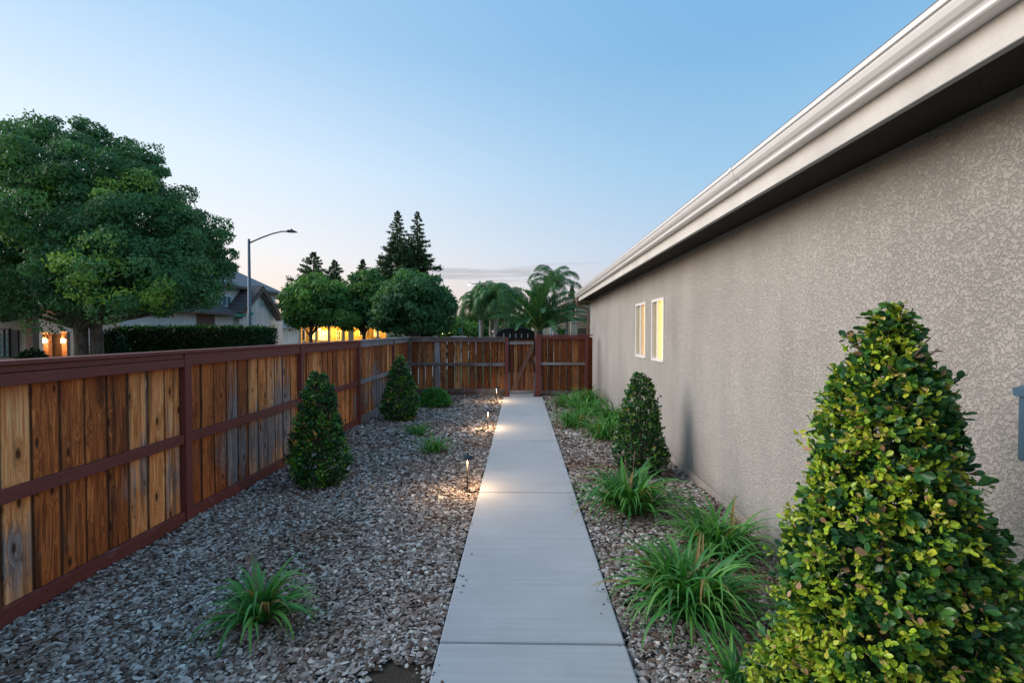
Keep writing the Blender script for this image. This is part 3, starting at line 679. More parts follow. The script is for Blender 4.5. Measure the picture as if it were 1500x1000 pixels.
shrub('low_shrub', 'low feathery green shrub at the foot of the end fence', -2.08, 11.4, .40, lambda z: .36*math.sqrt(max(.02, 1-(z/.42)**2)), 900, .05, M_lily, lambda P, a, d_, rg: rg.uniform(.1, .75, len(a)), 51, cat='shrub')

# ------------------------------------------------------------------ strappy lilies
def blade_pts(L, lean, droop, w, n=7, rg=random):
    pts = []; th = PI/2-lean; x = z = 0; ds = L/n
    for i in range(n+1):
        pts.append((x, z, th)); th -= droop*(i/n)*2/n+rg.uniform(-.03, .03); x += ds*math.cos(th); z += ds*math.sin(th)
    return pts
def blade_geo(L, lean, droop, w, seed):
    rg = random.Random(seed); pts = blade_pts(L, lean, droop, w, 8, rg); V = []; F = []; n = len(pts)
    tw = rg.uniform(-.5, .5)
    for i, (x, z, th) in enumerate(pts):
        f_ = i/(n-1); ww = w*(.55+.45*math.sin(PI*min(1, f_*1.2+.15)))*(1-f_**3)**.8+.0006
        c_ = math.cos(tw*f_); s_ = math.sin(tw*f_); fold = ww*.35
        nx, nz = -math.sin(th), math.cos(th)
        V += [(x+nx*fold+nx*s_*ww, -ww*c_+0, z+nz*fold-abs(0)), (x, 0, z), (x+nx*fold-nx*s_*ww, ww*c_, z+nz*fold)]
    for i in range(n-1):
        a = i*3
        F += [(a, a+1, a+4, a+3), (a+1, a+2, a+5, a+4)]
    return np.array(V), np.array(F)
BL = [blade_geo(1.0, .10+.98*(k/23)**.9, random.uniform(1.5, 3.1)-.6*(k/23), .034*random.uniform(.8, 1.2), k) for k in range(24)]
def blade_me(k, tn):
    key = (k, tn)
    if key not in blade_me.c:
        V, F = BL[k]; me = bpy.data.meshes.new('blade'); me.from_pydata([tuple(v) for v in V], [], [tuple(int(q) for q in f_) for f_ in F]); me.materials.append(M_lily)
        at_ = me.attributes.new('tone', 'FLOAT', 'POINT'); at_.data.foreach_set('value', np.full(len(V), tn, dtype=np.float32)); me.polygons.foreach_set('use_smooth', [True]*len(F))
        blade_me.c[key] = me
    return blade_me.c[key]
blade_me.c = {}
def lily(label, x, y, n, L, spread, seed, parts, width=1.0, stalks=0, wallx=None, fan=(0, 2*PI), cz=.0):
    rg = random.Random(seed); T = thing('strappy_lily', label, 'plant', (x, y, -.015), 0, 'strap leaved lily clumps')
    Vs = []; Fs = []; Ts = []; base = 0
    for i in range(n):
        k = rg.randrange(24); a = rg.uniform(*fan); rr = spread*math.sqrt(rg.random()); ca = rg.uniform(0, 2*PI)
        px, py = rr*math.cos(ca), rr*math.sin(ca)
        if spread > .05 and rg.random() < .6: a = math.atan2(py, px)+rg.uniform(-.8, .8)
        s = L*rg.uniform(.6, 1.1)
        if wallx is not None and math.cos(a) > 0:
            if x+px+s*.55*math.cos(a) > wallx: s *= .6; a += PI*.6
        tn = .97 if rg.random() < .05 else rg.choice([.12, .3, .45, .6, .78])
        sc = (s, s*width, s)
        if parts and i < 300:
            o = link('blade', blade_me(k, tn), T); o.location = (px, py, 0); o.rotation_euler = (0, 0, a); o.scale = sc
        else:
            V = BL[k][0]*np.array(sc); c_, s_ = math.cos(a), math.sin(a)
            V = np.stack([V[:, 0]*c_-V[:, 1]*s_+px, V[:, 0]*s_+V[:, 1]*c_+py, V[:, 2]], 1)
            Vs.append(V); Fs.append(BL[k][1]+base); Ts.append(np.full(len(V), tn)); base += len(V)
    if Vs: np_mesh('foliage', np.concatenate(Vs), np.concatenate(Fs), M_lily, np.concatenate(Ts), T, True)['kind'] = 'stuff'
    for k in range(stalks):
        a = rg.uniform(0, 2*PI); h = L*rg.uniform(.7, 1.0); mb = MB()
        mb.tube([(0, 0, 0), (.02*math.cos(a), .02*math.sin(a), h*.5), (.07*math.cos(a), .07*math.sin(a), h)], [.003, .0025, .002], 5)
        for q in range(5): mb.lathe([(0, -.012), (.006, 0), (0, .014)], (.07*math.cos(a)+rg.uniform(-.015, .015), .07*math.sin(a)+rg.uniform(-.015, .015), h-q*.018), 5)
        mb.build('dry_stalk', M_stalk, T)
    return T
M_stalk = simple('dry_stalk', (.30, .19, .15), .8)
lily('foreground lily clump alone in the left mulch with dry flower stalks', -1.60, 2.86, 100, .47, .05, 1, True, 1.15, 3)
lily('large arching lily clump spilling towards the path in the right bed', 1.08, 3.05, 280, .58, .16, 2, True, .95, wallx=1.95)
lily('lily clump against the stucco wall behind the largest clump', 1.56, 3.85, 170, .56, .14, 3, True, .9, wallx=2.02)
lily('lily clump in front of the olive cone shrub, right bed', 1.10, 4.75, 210, .66, .17, 4, True, .85, 2)
lily('small lily clump half hidden under the large foreground shrub', 1.10, 2.38, 44, .32, .05, 5, True, .9)
lily('bright small lily clump in the left bed, nearer of the two', -1.28, 7.0, 110, .40, .10, 6, False, .7)
lily('smaller lily clump in the left bed behind the bright one', -1.78, 8.2, 90, .36, .12, 7, False, .7)
lily('lily clump just beyond the olive cone shrub by the wall', 1.42, 8.0, 150, .60, .20, 8, False, .8, wallx=2.05)
lily('lily clump leaning to the path beyond the olive shrub', 1.02, 8.9, 150, .56, .20, 9, False, .8)
lily('lily clump touching the stucco wall under the far window', 1.78, 9.3, 120, .62, .15, 10, False, .8, wallx=2.06)
lily('lily clump in the middle of the far right planting row', 1.42, 10.2, 150, .60, .22, 12, False, .8)
lily('far lily clump nearest the path by the end fence', 1.10, 11.3, 150, .56, .22, 13, False, .8)
lily('farthest lily clump in the corner of fence and stucco wall', 1.66, 12.0, 150, .60, .22, 14, False, .8, wallx=2.1)

# ------------------------------------------------------------------ trees
def crown(rg, ell, npuff, rp, per, size, tonef, mat, parent, tmpl=LEAF2, droop=.5, name='crown'):
    vol = np.array([(e_[3]*e_[4]*e_[5])**.67 for e_ in ell]); pr = vol/vol.sum(); C = []; Rr = []
    E = np.array(ell)
    while len(C) < npuff:
        k = rg.choice(len(ell), p=pr); dv = rg.normal(size=3); dv /= np.linalg.norm(dv); rad = rg.uniform(.70, 1.10) if rg.random() < .8 else rg.uniform(.35, .7)
        c_ = E[k, :3]+dv*E[k, 3:6]*rad
        q = (((c_-E[:, :3])/E[:, 3:6])**2).sum(1); q[k] = 9
        if (q < .45).any() and rg.random() < .8: continue
        C.append(np.concatenate([c_, E[k, :3]])); Rr.append(rp*rg.uniform(.6, 1.35))
    C = np.array(C); Rr = np.array(Rr); n = npuff
    idx = np.repeat(np.arange(n), per); m_ = len(idx)
    od = norm(C[:, :3]-C[:, 3:]); dv = norm(rg.normal(size=(m_, 3))+od[idx]*.7+np.array([0, 0, .35]))
    rad = rg.uniform(.45, 1.08, m_)**.6
    P = C[idx, :3]+dv*(Rr[idx]*rad)[:, None]*np.array([1.15, 1.15, .8])
    N = norm(dv+.55*rg.normal(size=(m_, 3))); X = norm(np.cross(N, rg.normal(size=(m_, 3)))+np.array([0, 0, -droop]))
    tone_p = tonef(C[:, :3], rg); tone = np.clip(tone_p[idx]+.10*rg.normal(size=m_), 0, 1)
    s = size*rg.uniform(.6, 1.3, m_)
    V, F = scatter(tmpl[0], tmpl[1], P, X, N, s)
    o = np_mesh(name, V, F, mat, np.repeat(tone, len(tmpl[0])), parent)
    return o, C[:, :3]
def limbs(parent, base, r0, h, centers, rg, mat=M_bark, nl=14, name='trunk', split=True):
    mb = MB(); top = Vector((0, 0, h)); mb.tube([(0, 0, -.2), (0, 0, .15), (.02, 0, h*.6), (0, 0, h*1.05)], [r0*1.35, r0, r0*.88, r0*.9], 12); mb.build(name, mat, parent, smooth=True)
    mb = MB()
    for k in range(nl):
        c_ = Vector(centers[rg.integers(len(centers))]); st = Vector((0, 0, h*rg.uniform(.85, 1.05)))
        mid = st.lerp(c_, .45)+Vector((0, 0, -.12*(c_-st).length*rg.uniform(-.5, 1)))
        mb.tube([st, st.lerp(mid, .5)+Vector(rg.normal(0, .05, 3)), mid, mid.lerp(c_, .6), c_], [r0*.55, r0*.42, r0*.3, r0*.16, r0*.05], 7)
    mb.build('limb', mat, parent, smooth=True)

# big camphor tree at left
tp = at(118, 486, 17.5); BT = thing('shade_tree', 'large dark green shade tree left of the lamp post with yellow green patches', 'tree', (tp.x, tp.y, -.1))
rg = np.random.default_rng(5)
def rel(px, py, Y): v = at(px, py, Y); return (v.x-tp.x, v.y-tp.y, v.z+.1)
def E_(px, py, Y, rx, ry, rz): return (*rel(px, py, Y), rx/40.*Y/17.5, ry/40.*Y/17.5, rz/40.*Y/17.5)
ell = [E_(135, 335, 17.5, 115, 120, 70), E_(50, 320, 18, 85, 100, 90), E_(210, 370, 17.5, 100, 100, 78), E_(268, 384, 18, 42, 80, 60), E_(175, 290, 18, 75, 85, 62), E_(225, 338, 17.5, 58, 80, 56), E_(90, 250, 18, 90, 85, 55), E_(60, 410, 16.5, 90, 90, 55),
       E_(150, 405, 15.5, 110, 60, 52), E_(298, 338, 18.5, 22, 40, 30), E_(120, 270, 18, 75, 80, 50), E_(-40, 360, 18, 80, 90, 110), E_(222, 422, 16.3, 75, 60, 36)]
patches = [np.array(rel(*p)) for p in ((130, 385, 14.2), (165, 375, 14.2), (110, 405, 14.3), (160, 412, 14.3), (250, 400, 14.8), (270, 415, 15), (225, 392, 14.6), (50, 305, 15.6), (40, 330, 15.6), (190, 415, 14.5), (62, 290, 15.8), (165, 270, 16))]
def tone_bt(C, rg):
    base_ = rg.uniform(.05, .5, len(C))
    dmin = np.min([np.linalg.norm((C-p)*np.array([1, .45, 1]), axis=1) for p in patches], axis=0)
    return np.where((dmin < .68) & (rg.random(len(C)) < .6), rg.uniform(.62, .92, len(C)), base_)
co, cc = crown(rg, ell, 900, .48, 220, .125, tone_bt, M_tree, BT)
# airy top sprays
ell2 = [E_(px, py, 19, 17, 20, 13) for px, py in ((45, 195), (85, 195), (128, 192), (160, 205), (215, 225), (228, 245), (185, 232), (15, 205), (150, 222))]
crown(rg, ell2, 80, .30, 110, .125, lambda C, r_: r_.uniform(0, .4, len(C)), M_tree, BT, name='upper_crown')
limbs(BT, tp, .24, rel(118, 475, 17.5)[2]*1.02, [c_ for c_ in cc if c_[2] > 3.2], rg, nl=26)
mb = MB(); mb.tube([(.42, .2, -.2), (.44, .2, 1.2), (.40, .2, 2.4), (.7, .3, 3.2), (1.4, .5, 4.6)], [.27, .20, .18, .15, .06], 10); mb.build('trunk', M_bark, BT, smooth=True)
mb = MB(); v0 = Vector(rel(112, 476, 17.5))
for px, py in ((30, 470), (70, 472), (170, 478), (250, 470), (300, 455)):
    e_ = Vector(rel(px, py-14, 17.2)); mb.tube([v0+Vector((0, 0, -.1)), v0.lerp(e_, .5)+Vector((0, 0, -.05)), e_], [.085, .07, .03], 7)
mb.build('low_limb', M_bark, BT, smooth=True)

# dark leaf puffs need depth: a generic round tree
def round_tree(name, label, px, Y, spec, rp, npuff, per, size, mat, lo, hi, seed, r0=.2, trunk_top=478, group=None):
    b_ = at(px, 486, Y); T = thing(name, label, 'tree', (b_.x, b_.y, -.16), 0, group); rg = np.random.default_rng(seed)
    k = Y/700
    el = []
    for (qx, qy, rx, rz) in spec:
        v = at(qx, qy, Y); el.append((v.x-b_.x, 0, v.z+.16, rx*k, rx*k*.9, rz*k))
    o, cc = crown(rg, el, npuff, rp, per, size, lambda C, r_: np.clip(r_.uniform(lo, hi, len(C))+.25*(C[:, 2]-C[:, 2].mean())/(C[:, 2].std()+.01)*.3, 0, 1), mat, T)
    h = az(trunk_top, Y)+.16
    limbs(T, None, r0, h*.8, cc, rg, nl=10)
    return T
G = 'street trees beyond the fence'
round_tree('street_tree', 'light green street tree in front of the lit yellow house', 455, 36, [(457, 441, 33, 29), (441, 448, 18, 22), (482, 448, 24, 27), (460, 424, 24, 17), (435, 462, 11, 9), (500, 464, 20, 11)], .55, 190, 130, .26, M_tree2, .35, .85, 61, .14, 480, G)
round_tree('street_tree', 'middle green street tree between the light tree and the dark round one', 533, 38, [(533, 442, 26, 32), (520, 454, 24, 18), (550, 450, 22, 22), (535, 413, 16, 12)], .6, 150, 120, .28, M_tree2, .0, .55, 62, .15, 480, G)
round_tree('street_tree', 'dark dense round tree left of the far street lamp', 607, 34, [(607, 445, 46, 38), (585, 450, 30, 34), (635, 452, 24, 32), (610, 422, 35, 18), (570, 465, 22, 16), (645, 455, 14, 18)], .55, 260, 140, .24, M_tree, .0, .5, 63, .2, 482, G)
# distant tree line
def far_mass(label, px0, px1, pyt, Y, seed, mat=M_tree2, lo=.1, hi=.6):
    rg = np.random.default_rng(seed); spec = []
    n = max(2, int((px1-px0)/18))
    b_ = at((px0+px1)/2, 486, Y); T = thing('background_tree', label, 'tree', (b_.x, b_.y, -.16), 0, 'distant trees'); k = Y/700
    el = []
    for i in range(n):
        qx = px0+(px1-px0)*(i+.5)/n; top = pyt+rg.uniform(0, 10); v = at(qx, (top+490)/2, Y); el.append((v.x-b_.x, rg.uniform(-2, 2), v.z, 15*k, 15*k, (490-top)/2*k))
    o, cc = crown(rg, el, n*26, .9, 70, .5, lambda C, r_: r_.uniform(lo, hi, len(C)), mat, T)
    limbs(T, None, .2, 1.2, cc, rg, nl=5); return T
far_mass('broad bright green tree low behind the far street lamp', 655, 700, 465, 70, 71, M_tree2, .5, 1)
far_mass('dark low trees behind the queen palm trunks', 692, 745, 452, 74, 72, M_tree2, 0, .3)
far_mass('low trees behind the black arched gate', 745, 800, 462, 60, 73, M_tree2, .0, .4)
far_mass('low dark trees behind the middle street trees', 545, 625, 462, 66, 74, M_tree, 0, .3)
far_mass('low trees at the far end behind the light green tree', 405, 450, 462, 74, 75, M_tree, 0, .3)

def conifer(label, px, pyt, Y, wpx, seed, dens=1.0, ybot=490, start=.12):
    rg = np.random.default_rng(seed); b_ = at(px, 486, Y); k = Y/700; H = az(pyt, Y)+.16; Rm = wpx/2*k
    T = thing('conifer', label, 'tree', (b_.x, b_.y, -.16), 0, 'tall conifers beyond the street')
    mb = MB(); mb.tube([(0, 0, 0), (0, 0, H*.5), (0, 0, H*.97)], [H*.022, H*.013, .03], 8); mb.build('trunk', M_bark, T)
    nb = int(150*dens); P = []; O = []; mb = MB()
    for i in range(nb):
        f_ = start+(1-start)*(i/nb)**.9; z = H*f_; L = 1.45*Rm*(1-f_)**.78*rg.choice([.5, .75, .95, 1.15])+.05; a = i*2.4+rg.uniform(-.4, .4)
        dr = rg.uniform(-.1, .35)*(1-f_)+.1; d_ = np.array([math.cos(a), math.sin(a), -dr*.6])
        m_ = int(8+L*9)
        tt = rg.uniform(.15, 1.0, m_)**.8
        p = np.array([0, 0, z])+d_*L*tt[:, None]+np.array([0, 0, 1.])*(.25*tt**3*L*.5)[:, None]+rg.normal(size=(m_, 3))*np.array([.10, .10, .06])*(k*11)*min(1, .1+2.2*(1-f_))
        P.append(p); O.append(np.repeat(d_[None], m_, 0))
        if i % 3 == 0: mb.tube([(0, 0, z), tuple(np.array([0, 0, z])+d_*L*.8)], [.05, .015], 4)
    mb.build('branch', M_bark, T)
    P = np.concatenate(P); O = np.concatenate(O); per = 9; P = np.repeat(P, per, 0); O = np.repeat(O, per, 0); m_ = len(P)
    tf_ = np.clip((H-P[:, 2:3])/H*2.2, .12, 1); P = P+rg.normal(size=(m_, 3))*k*1.7*tf_; X = norm(O+.9*rg.normal(size=(m_, 3))); N = norm(rg.normal(size=(m_, 3))+np.array([0, 0, 1]))
    V, F = scatter(LEAF2[0], LEAF2[1], P, X, N, k*3.4*rg.uniform(.6, 1.4, m_)*np.clip(tf_[:, 0]*1.3, .5, 1))
    tone = np.repeat(rg.uniform(0, 1, m_), 4); np_mesh('crown', V, F, M_conif, tone, T)
conifer('tallest redwood, left of the pair behind the dark round tree', 583, 308, 62, 70, 81, 1.3)
conifer('second redwood, right of the tall pair, slimmer top', 612, 309, 64, 74, 82, 1.15)
conifer('wide dark conifer whose tip stands over the light green tree', 460, 368, 60, 105, 83, 1.2)
conifer('dark conifer to the right of the wide one', 491, 380, 62, 66, 84, 1.1)
conifer('short conifer with a narrow pale tip between the street trees', 532, 379, 66, 50, 85)
conifer('small dark pine just left of the stucco house gutter end', 838, 418, 48, 24, 86, .7)
conifer('small far conifer left of the queen palm cluster', 678, 455, 90, 24, 87, .6)

# ------------------------------------------------------------------ palms
def frond_mesh(L, nl, ll, rise, droop, fold, width, seed, tone=(.1, .7), arch=1.0):
    rg = np.random.default_rng(seed); n = 14; pts = []; th = rise; x = z = 0
    for i in range(n+1):
        pts.append((x, 0, z)); th -= droop*(i/n)**.8*2/n; x += L/n*math.cos(th); z += L/n*math.sin(th)
    pts = np.array(pts); V = []; F = []; T = []
    s = np.linspace(.12, .99, nl); ip = lambda q: np.array([np.interp(q*n, np.arange(n+1), pts[:, j]) for j in range(3)])
    for q in s:
        p = ip(q); p2 = ip(min(1, q+.03)); tan = p2-p; tan /= np.linalg.norm(tan)+1e-9; up = np.array([-tan[2], 0, tan[0]])
        for sg in (-1, 1):
            l = ll*math.sin(PI*min(1, .12+q*.86))**.6*rg.uniform(.8, 1.1)
            d_ = tan*.65+np.array([0, sg, 0])*.8+up*fold+np.array([0, 0, -1])*(.0)+rg.normal(size=3)*.10
            d_ /= np.linalg.norm(d_); k = len(V); mid = p+d_*l*.5; end = p+d_*l*.98+np.array([0, 0, -1])*l*droop_l[0]
            w_ = tan*width
            V += [p-w_*.4, p+w_*.4, mid+w_*.6, mid-w_*.6, end]
            F += [(k, k+1, k+2, k+3), (k+3, k+2, k+4, k+4)]; t_ = rg.uniform(*tone); T += [t_]*5
    # rachis
    for i in range(n):
        k = len(V); r_ = .02*(1-i/n)+.006; a, b_ = pts[i], pts[i+1]; o_ = np.array([0, r_, 0])
        V += [a-o_, a+o_, b_+o_*.9, b_-o_*.9, a+np.array([0, 0, -r_*1.4])]; F += [(k, k+1, k+2, k+3), (k, k+4, k+1, k+1)]; T += [.8]*5
    me = bpy.data.meshes.new('frond'); me.from_pydata([tuple(v) for v in V], [], [tuple(dict.fromkeys(f_)) for f_ in F]); me.materials.append(M_palm)
    at_ = me.attributes.new('tone', 'FLOAT', 'POINT'); at_.data.foreach_set('value', np.array(T, dtype=np.float32)); return me
droop_l = [.5]
QF = [frond_mesh(1.0, 60, .26, 1.1-.1*k, 2.3+.25*k, -.15, .011, 90+k, (.15, .75)) for k in range(4)]
droop_l = [.02]
DF = [frond_mesh(1.0, 56, .17, .15, .6+.25*k, .45, .012, 95+k, (.0, .7)) for k in range(4)]
def palm(name, label, px, Y, pyc, fl, meshes, nf, tr, seed, group, elev=(-.5, 1.0), tmat=M_bark_p):
    rg = random.Random(seed); b_ = at(px, 486, Y); h = az(pyc, Y)+.16
    T = thing(name, label, 'palm tree', (b_.x, b_.y, -.16), 0, group)
    mb = MB(); seg = 12; pts = [(0.03*math.sin(i), 0, h*i/seg) for i in range(seg+1)]
    rad = [tr*(1.3 if i == 0 else 1.0+.08*(i % 2)) for i in range(seg+1)]; mb.tube(pts, rad, 10); mb.build('trunk', tmat, T, smooth=True)
    for i in range(nf):
        o = link('frond', meshes[i % len(meshes)], T); o.location = (0, 0, h-.02*rg.random())
        e_ = elev[0]+(elev[1]-elev[0])*((i+.5)/nf); s = fl*rg.uniform(.85, 1.12)
        o.rotation_euler = Euler((0, -e_, i*2.39996+rg.uniform(-.2, .2)), 'XYZ').to_matrix().to_euler(); o.scale = (s, s, s)
        o.rotation_mode = 'XYZ'; m_ = Matrix.Rotation(i*2.39996+rg.uniform(-.2, .2), 3, 'Z') @ Matrix.Rotation(-e_, 3, 'Y'); o.rotation_euler = m_.to_euler()
    return T
QG = 'queen palms beyond the end fence'
palm('queen_palm', 'leftmost queen palm of the cluster, its fronds drooping low', 706, 41, 448, 2.7, QF, 38, .12, 1, QG, (-1.0, .5))
palm('queen_palm', 'second queen palm of the cluster with a pale straight trunk', 719, 43, 436, 2.9, QF, 40, .13, 2, QG, (-1.0, .5))
palm('queen_palm', 'queen palm in the cluster with a ringed brown trunk', 726, 40, 442, 2.7, QF, 38, .15, 3, QG, (-1.0, .5))
palm('queen_palm', 'rightmost queen palm of the cluster next to the arched gate', 738, 42, 440, 2.7, QF, 36, .13, 4, QG, (-1.0, .5))
palm('queen_palm', 'tall slender queen palm standing alone above the date palm', 812, 27, 424, 2.1, QF, 18, .07, 5, QG, (-.4, .75))
palm('date_palm', 'low date palm with stiff fronds rising behind the gate', 790, 19, 484, 2.1, DF, 64, .16, 6, None, (.22, 1.5), M_bark)

# ------------------------------------------------------------------ hedge, bushes
def hedge(name, label, x0, x1, y0, y1, h, n, seed, cat='hedge', rounded=False):
    rg = np.random.default_rng(seed); T = thing(name, label, cat, ((x0+x1)/2, (y0+y1)/2, -.16)); h = h+.16
    w, d_ = (x1-x0)/2, (y1-y0)/2
    if rounded:
        v = norm(rg.normal(size=(n, 3))); v[:, 2] = np.abs(v[:, 2]); P = v*np.array([w, d_, h])*rg.uniform(.85, 1.03, n)[:, None]; N = v
    else:
        f_ = rg.random(n); P = np.stack([rg.uniform(-w, w, n), rg.uniform(-d_, d_, n), rg.uniform(0, h, n)], 1); N = np.zeros((n, 3))
        top = f_ < .35; fr_ = (f_ >= .35) & (f_ < .85); sd_ = (f_ >= .85) & (f_ < .93); bk = f_ >= .93
        P[top, 2] = h+rg.normal(0, .05, top.sum()); N[top] = (0, 0, 1); P[fr_, 1] = -d_+rg.normal(0, .05, fr_.sum()); N[fr_] = (0, -1, 0)
        P[sd_, 0] = w+rg.normal(0, .07, sd_.sum()); N[sd_] = (1, 0, 0); P[bk, 0] = -w; N[bk] = (-1, 0, 0)
    N = norm(N+.6*rg.normal(size=(n, 3))); X = np.cross(N, rg.normal(size=(n, 3)))+np.array([0, 0, .3])
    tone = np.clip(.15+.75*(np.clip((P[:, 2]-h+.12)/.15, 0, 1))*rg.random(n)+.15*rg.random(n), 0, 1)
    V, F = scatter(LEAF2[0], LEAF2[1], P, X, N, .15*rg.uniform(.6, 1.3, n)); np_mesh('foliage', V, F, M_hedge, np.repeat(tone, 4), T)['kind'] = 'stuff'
    mb = MB()
    if rounded: mb.lathe([(w*.85, 0), (w*.8, h*.4), (w*.5, h*.75), (0.01, h*.88)], n=14)
    else: mb.box((-w+.12, -d_+.12, 0), (w-.12, d_-.12, h-.1))
    mb.build('inner_twigs', simple('hedge_interior', (.012, .022, .010), .95), T)
    return T
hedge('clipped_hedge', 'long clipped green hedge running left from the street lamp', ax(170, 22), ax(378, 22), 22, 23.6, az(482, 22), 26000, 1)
hedge('round_bush', 'dark rounded bush between the shade tree trunk and the hedge', ax(128, 20), ax(181, 20), 19.5, 21, az(484, 20), 5000, 2, 'bush', True)
hedge('low_bush', 'dark low bush under the window of the far left house', ax(20, 18.5), ax(66, 18.5), 18, 19.2, az(514, 18.5), 3500, 3, 'bush', True)
hedge('garden_hedge', 'green vine topped hedge above the lit brick gate posts', ax(66, 27), ax(125, 27), 27, 28, az(483, 27), 5000, 4)

# ------------------------------------------------------------------ lamp posts
def street_lamp(label, px, Y, pyt, armpx, armpy, thick, lit, group='street lamps'):
    b_ = at(px, 486, Y); T = thing('street_lamp', label, 'street lamp', (b_.x, b_.y, -.1), 0, group)
    h = az(pyt, Y, px)+.1; e_ = at(armpx, armpy, Y); ex, ez = e_.x-b_.x, e_.z+.1
    M_l = M_lamp
    mb = MB(); mb.tube([(0, 0, 0), (0, 0, .02), (0, 0, h)], [thick*1.15, thick*1.1, thick*.62], 12); mb.build('pole', M_l, T, smooth=True)
    mb = MB(); mb.tube([(0, 0, 0), (0, 0, .35)], thick*1.8, 12); mb.build('base', M_l, T)
    mb = MB(); z0 = h-.25
    mb.tube([(0, 0, z0), (ex*.25, 0, z0+(ez-z0)*.45), (ex*.5, 0, z0+(ez-z0)*.82), (ex*.7, 0, ez), (ex*.86, 0, ez)], [thick*.42, thick*.4, thick*.36, thick*.34, thick*.32], 8); mb.build('arm', M_l, T, smooth=True)
    sg = 1 if ex > 0 else -1
    mb = MB(); mb.prism([(ex*.80, -.12, ez-.04), (ex*.84, -.16, ez+.06), (ex*.95, -.16, ez+.07), (ex, -.12, ez+.0), (ex, -.12, ez-.05)], (0, .28, 0)); mb.tube([(ex*.9, 0, ez+.06), (ex*.9, 0, ez+.15)], .045, 8); mb.build('lamp_head', M_l, T)
    mb = MB(); mb.box((min(ex*.86, ex*.98), -.10, ez-.065), (max(ex*.86, ex*.98), .10, ez-.052)); mb.build('lens', emit('lamp_lens', (1, .9, .7), 12) if lit else simple('unlit_lens', (.3, .3, .3), .3), T)
    if lit:
        mb = MB(); mb.lathe([(0.0, -.14), (.10, -.09), (.13, 0), (.10, .05)], (ex*.97, 0, ez-.05), 12); mb.build('globe', emit('lamp_globe', (1, .93, .8), 16), T, smooth=True)
    return T
M_lamp = simple('galvanised_pole', (.12, .145, .17), .5, .12, 2, metal=.3)
SL = street_lamp('unlit street lamp with curved arm rising behind the hedge', 366, 28, 350, 434, 339, .115, False)
street_lamp('far lit street lamp above the queen palm cluster', 703, 52, 411, 687, 416, .11, True)
M_sgn = simple('green_sign_sheet', (.01, .22, .16), .4, .08, 1)
M_white = simple('white_lettering', (.35, .6, .55), .5, .05, 1)
def blade_sign(parent, name, x0, x1, z0, z1, y, lab=None, rz=0):
    mb = MB(); mb.box((x0, -.012, z0), (x1, .012, z1)); o = mb.build(name, M_sgn, parent); o.location = (0, y, 0); o.rotation_euler = (0, 0, rz); return o
l0 = at(345, 458, 27.8); p0 = at(366, 486, 28)
sg_ = thing('street_name_sign', 'two green street name blades fixed to the nearer lamp pole', 'street sign', (p0.x, 27.83, 0))
blade_sign(sg_, 'name_blade', -.80, -.10, az(463.5, 27.8), az(459.3, 27.8), 0)
blade_sign(sg_, 'name_blade', .10, .30, az(461, 27.8), az(457, 27.8), .02)
pb = at(677, 486, 46); T = thing('sign_post', 'thin pale post with a small green street sign before the bright tree', 'street sign', (pb.x, 46, -.1))
mb = MB(); mb.tube([(0, 0, 0), (0, 0, az(462, 46)+.1)], .035, 8); mb.build('post', M_lamp, T); mb = MB(); mb.box((-.35, -.02, az(484, 46)), (-.04, .0, az(482, 46)+.12)); mb.build('name_blade', M_sgn, T)

# ------------------------------------------------------------------ buildings beyond the fence
M_wallp = stucco_mat('pale_house_stucco', (.72, .73, .74), .5, .2)
M_wallb = stucco_mat('beige_house_stucco', (.42, .35, .29), .5, .2)
M_wallc = stucco_mat('cream_house_stucco', (.52, .44, .32), .5, .2)
M_recess = simple('brown_recess', (.13, .10, .09), .8)
def roof_mat(name, a, b_, s=3.2):
    m, t, b = new_mat(name); P = t.pos(); z = t.a('SeparateXYZ', {0: P}).outputs[2]
    st = t.math('FRACT', t.math('MULTIPLY', z, s)); n = t.noise(t.mapv(P, (3, 3, 9)), 1.0, 4, .7)
    c = t.mix(n, a, b_); c = t.mix(t.a('MapRange', {'Value': st, 'From Min': .22, 'From Max': .02}).outputs[0], c, tuple(x*.35 for x in a))
    t.l.new(c, b.inputs['Base Color']); b.inputs['Roughness'].default_value = .8; bump(t, b, st, .6, .06); return m
M_rf = roof_mat('grey_brown_roof_tile', (.16, .15, .155), (.30, .28, .285)); M_rf2 = roof_mat('brown_roof_tile', (.075, .055, .055), (.14, .11, .105))
M_fasc = simple('brown_fascia', (.12, .085, .075), .6)
M_whitef = simple('white_window_frame', (.72, .76, .78), .4, .03)
def win(parent, px0, px1, py0, py1, Y, panes=2, rows=1, frame=M_whitef, glass=None, fw=.09, name='window'):
    glass = glass or M_glass
    x0, x1 = ax(px0, Y), ax(px1, Y); z1, z0 = az(py0, Y), az(py1, Y)
    mb = MB(); mb.box((x0, Y-.09, z0), (x0+fw, Y-.001, z1)); mb.box((x1-fw, Y-.09, z0), (x1, Y-.001, z1)); mb.box((x0+fw, Y-.09, z1-fw), (x1-fw, Y-.001, z1)); mb.box((x0+fw, Y-.09, z0), (x1-fw, Y-.001, z0+fw))
    for i in range(1, panes): xx = x0+(x1-x0)*i/panes; mb.box((xx-fw*.35, Y-.08, z0+fw), (xx+fw*.35, Y-.002, z1-fw))
    for i in range(1, rows): zz = z0+(z1-z0)*i/rows; mb.box((x0+fw, Y-.075, zz-fw*.3), (x1-fw, Y-.003, zz+fw*.3))
    o = mb.build(name, frame, parent); mb = MB(); mb.box((x0+fw, Y-.03, z0+fw), (x1-fw, Y-.004, z1-fw)); mb.build('pane', glass, o); return o
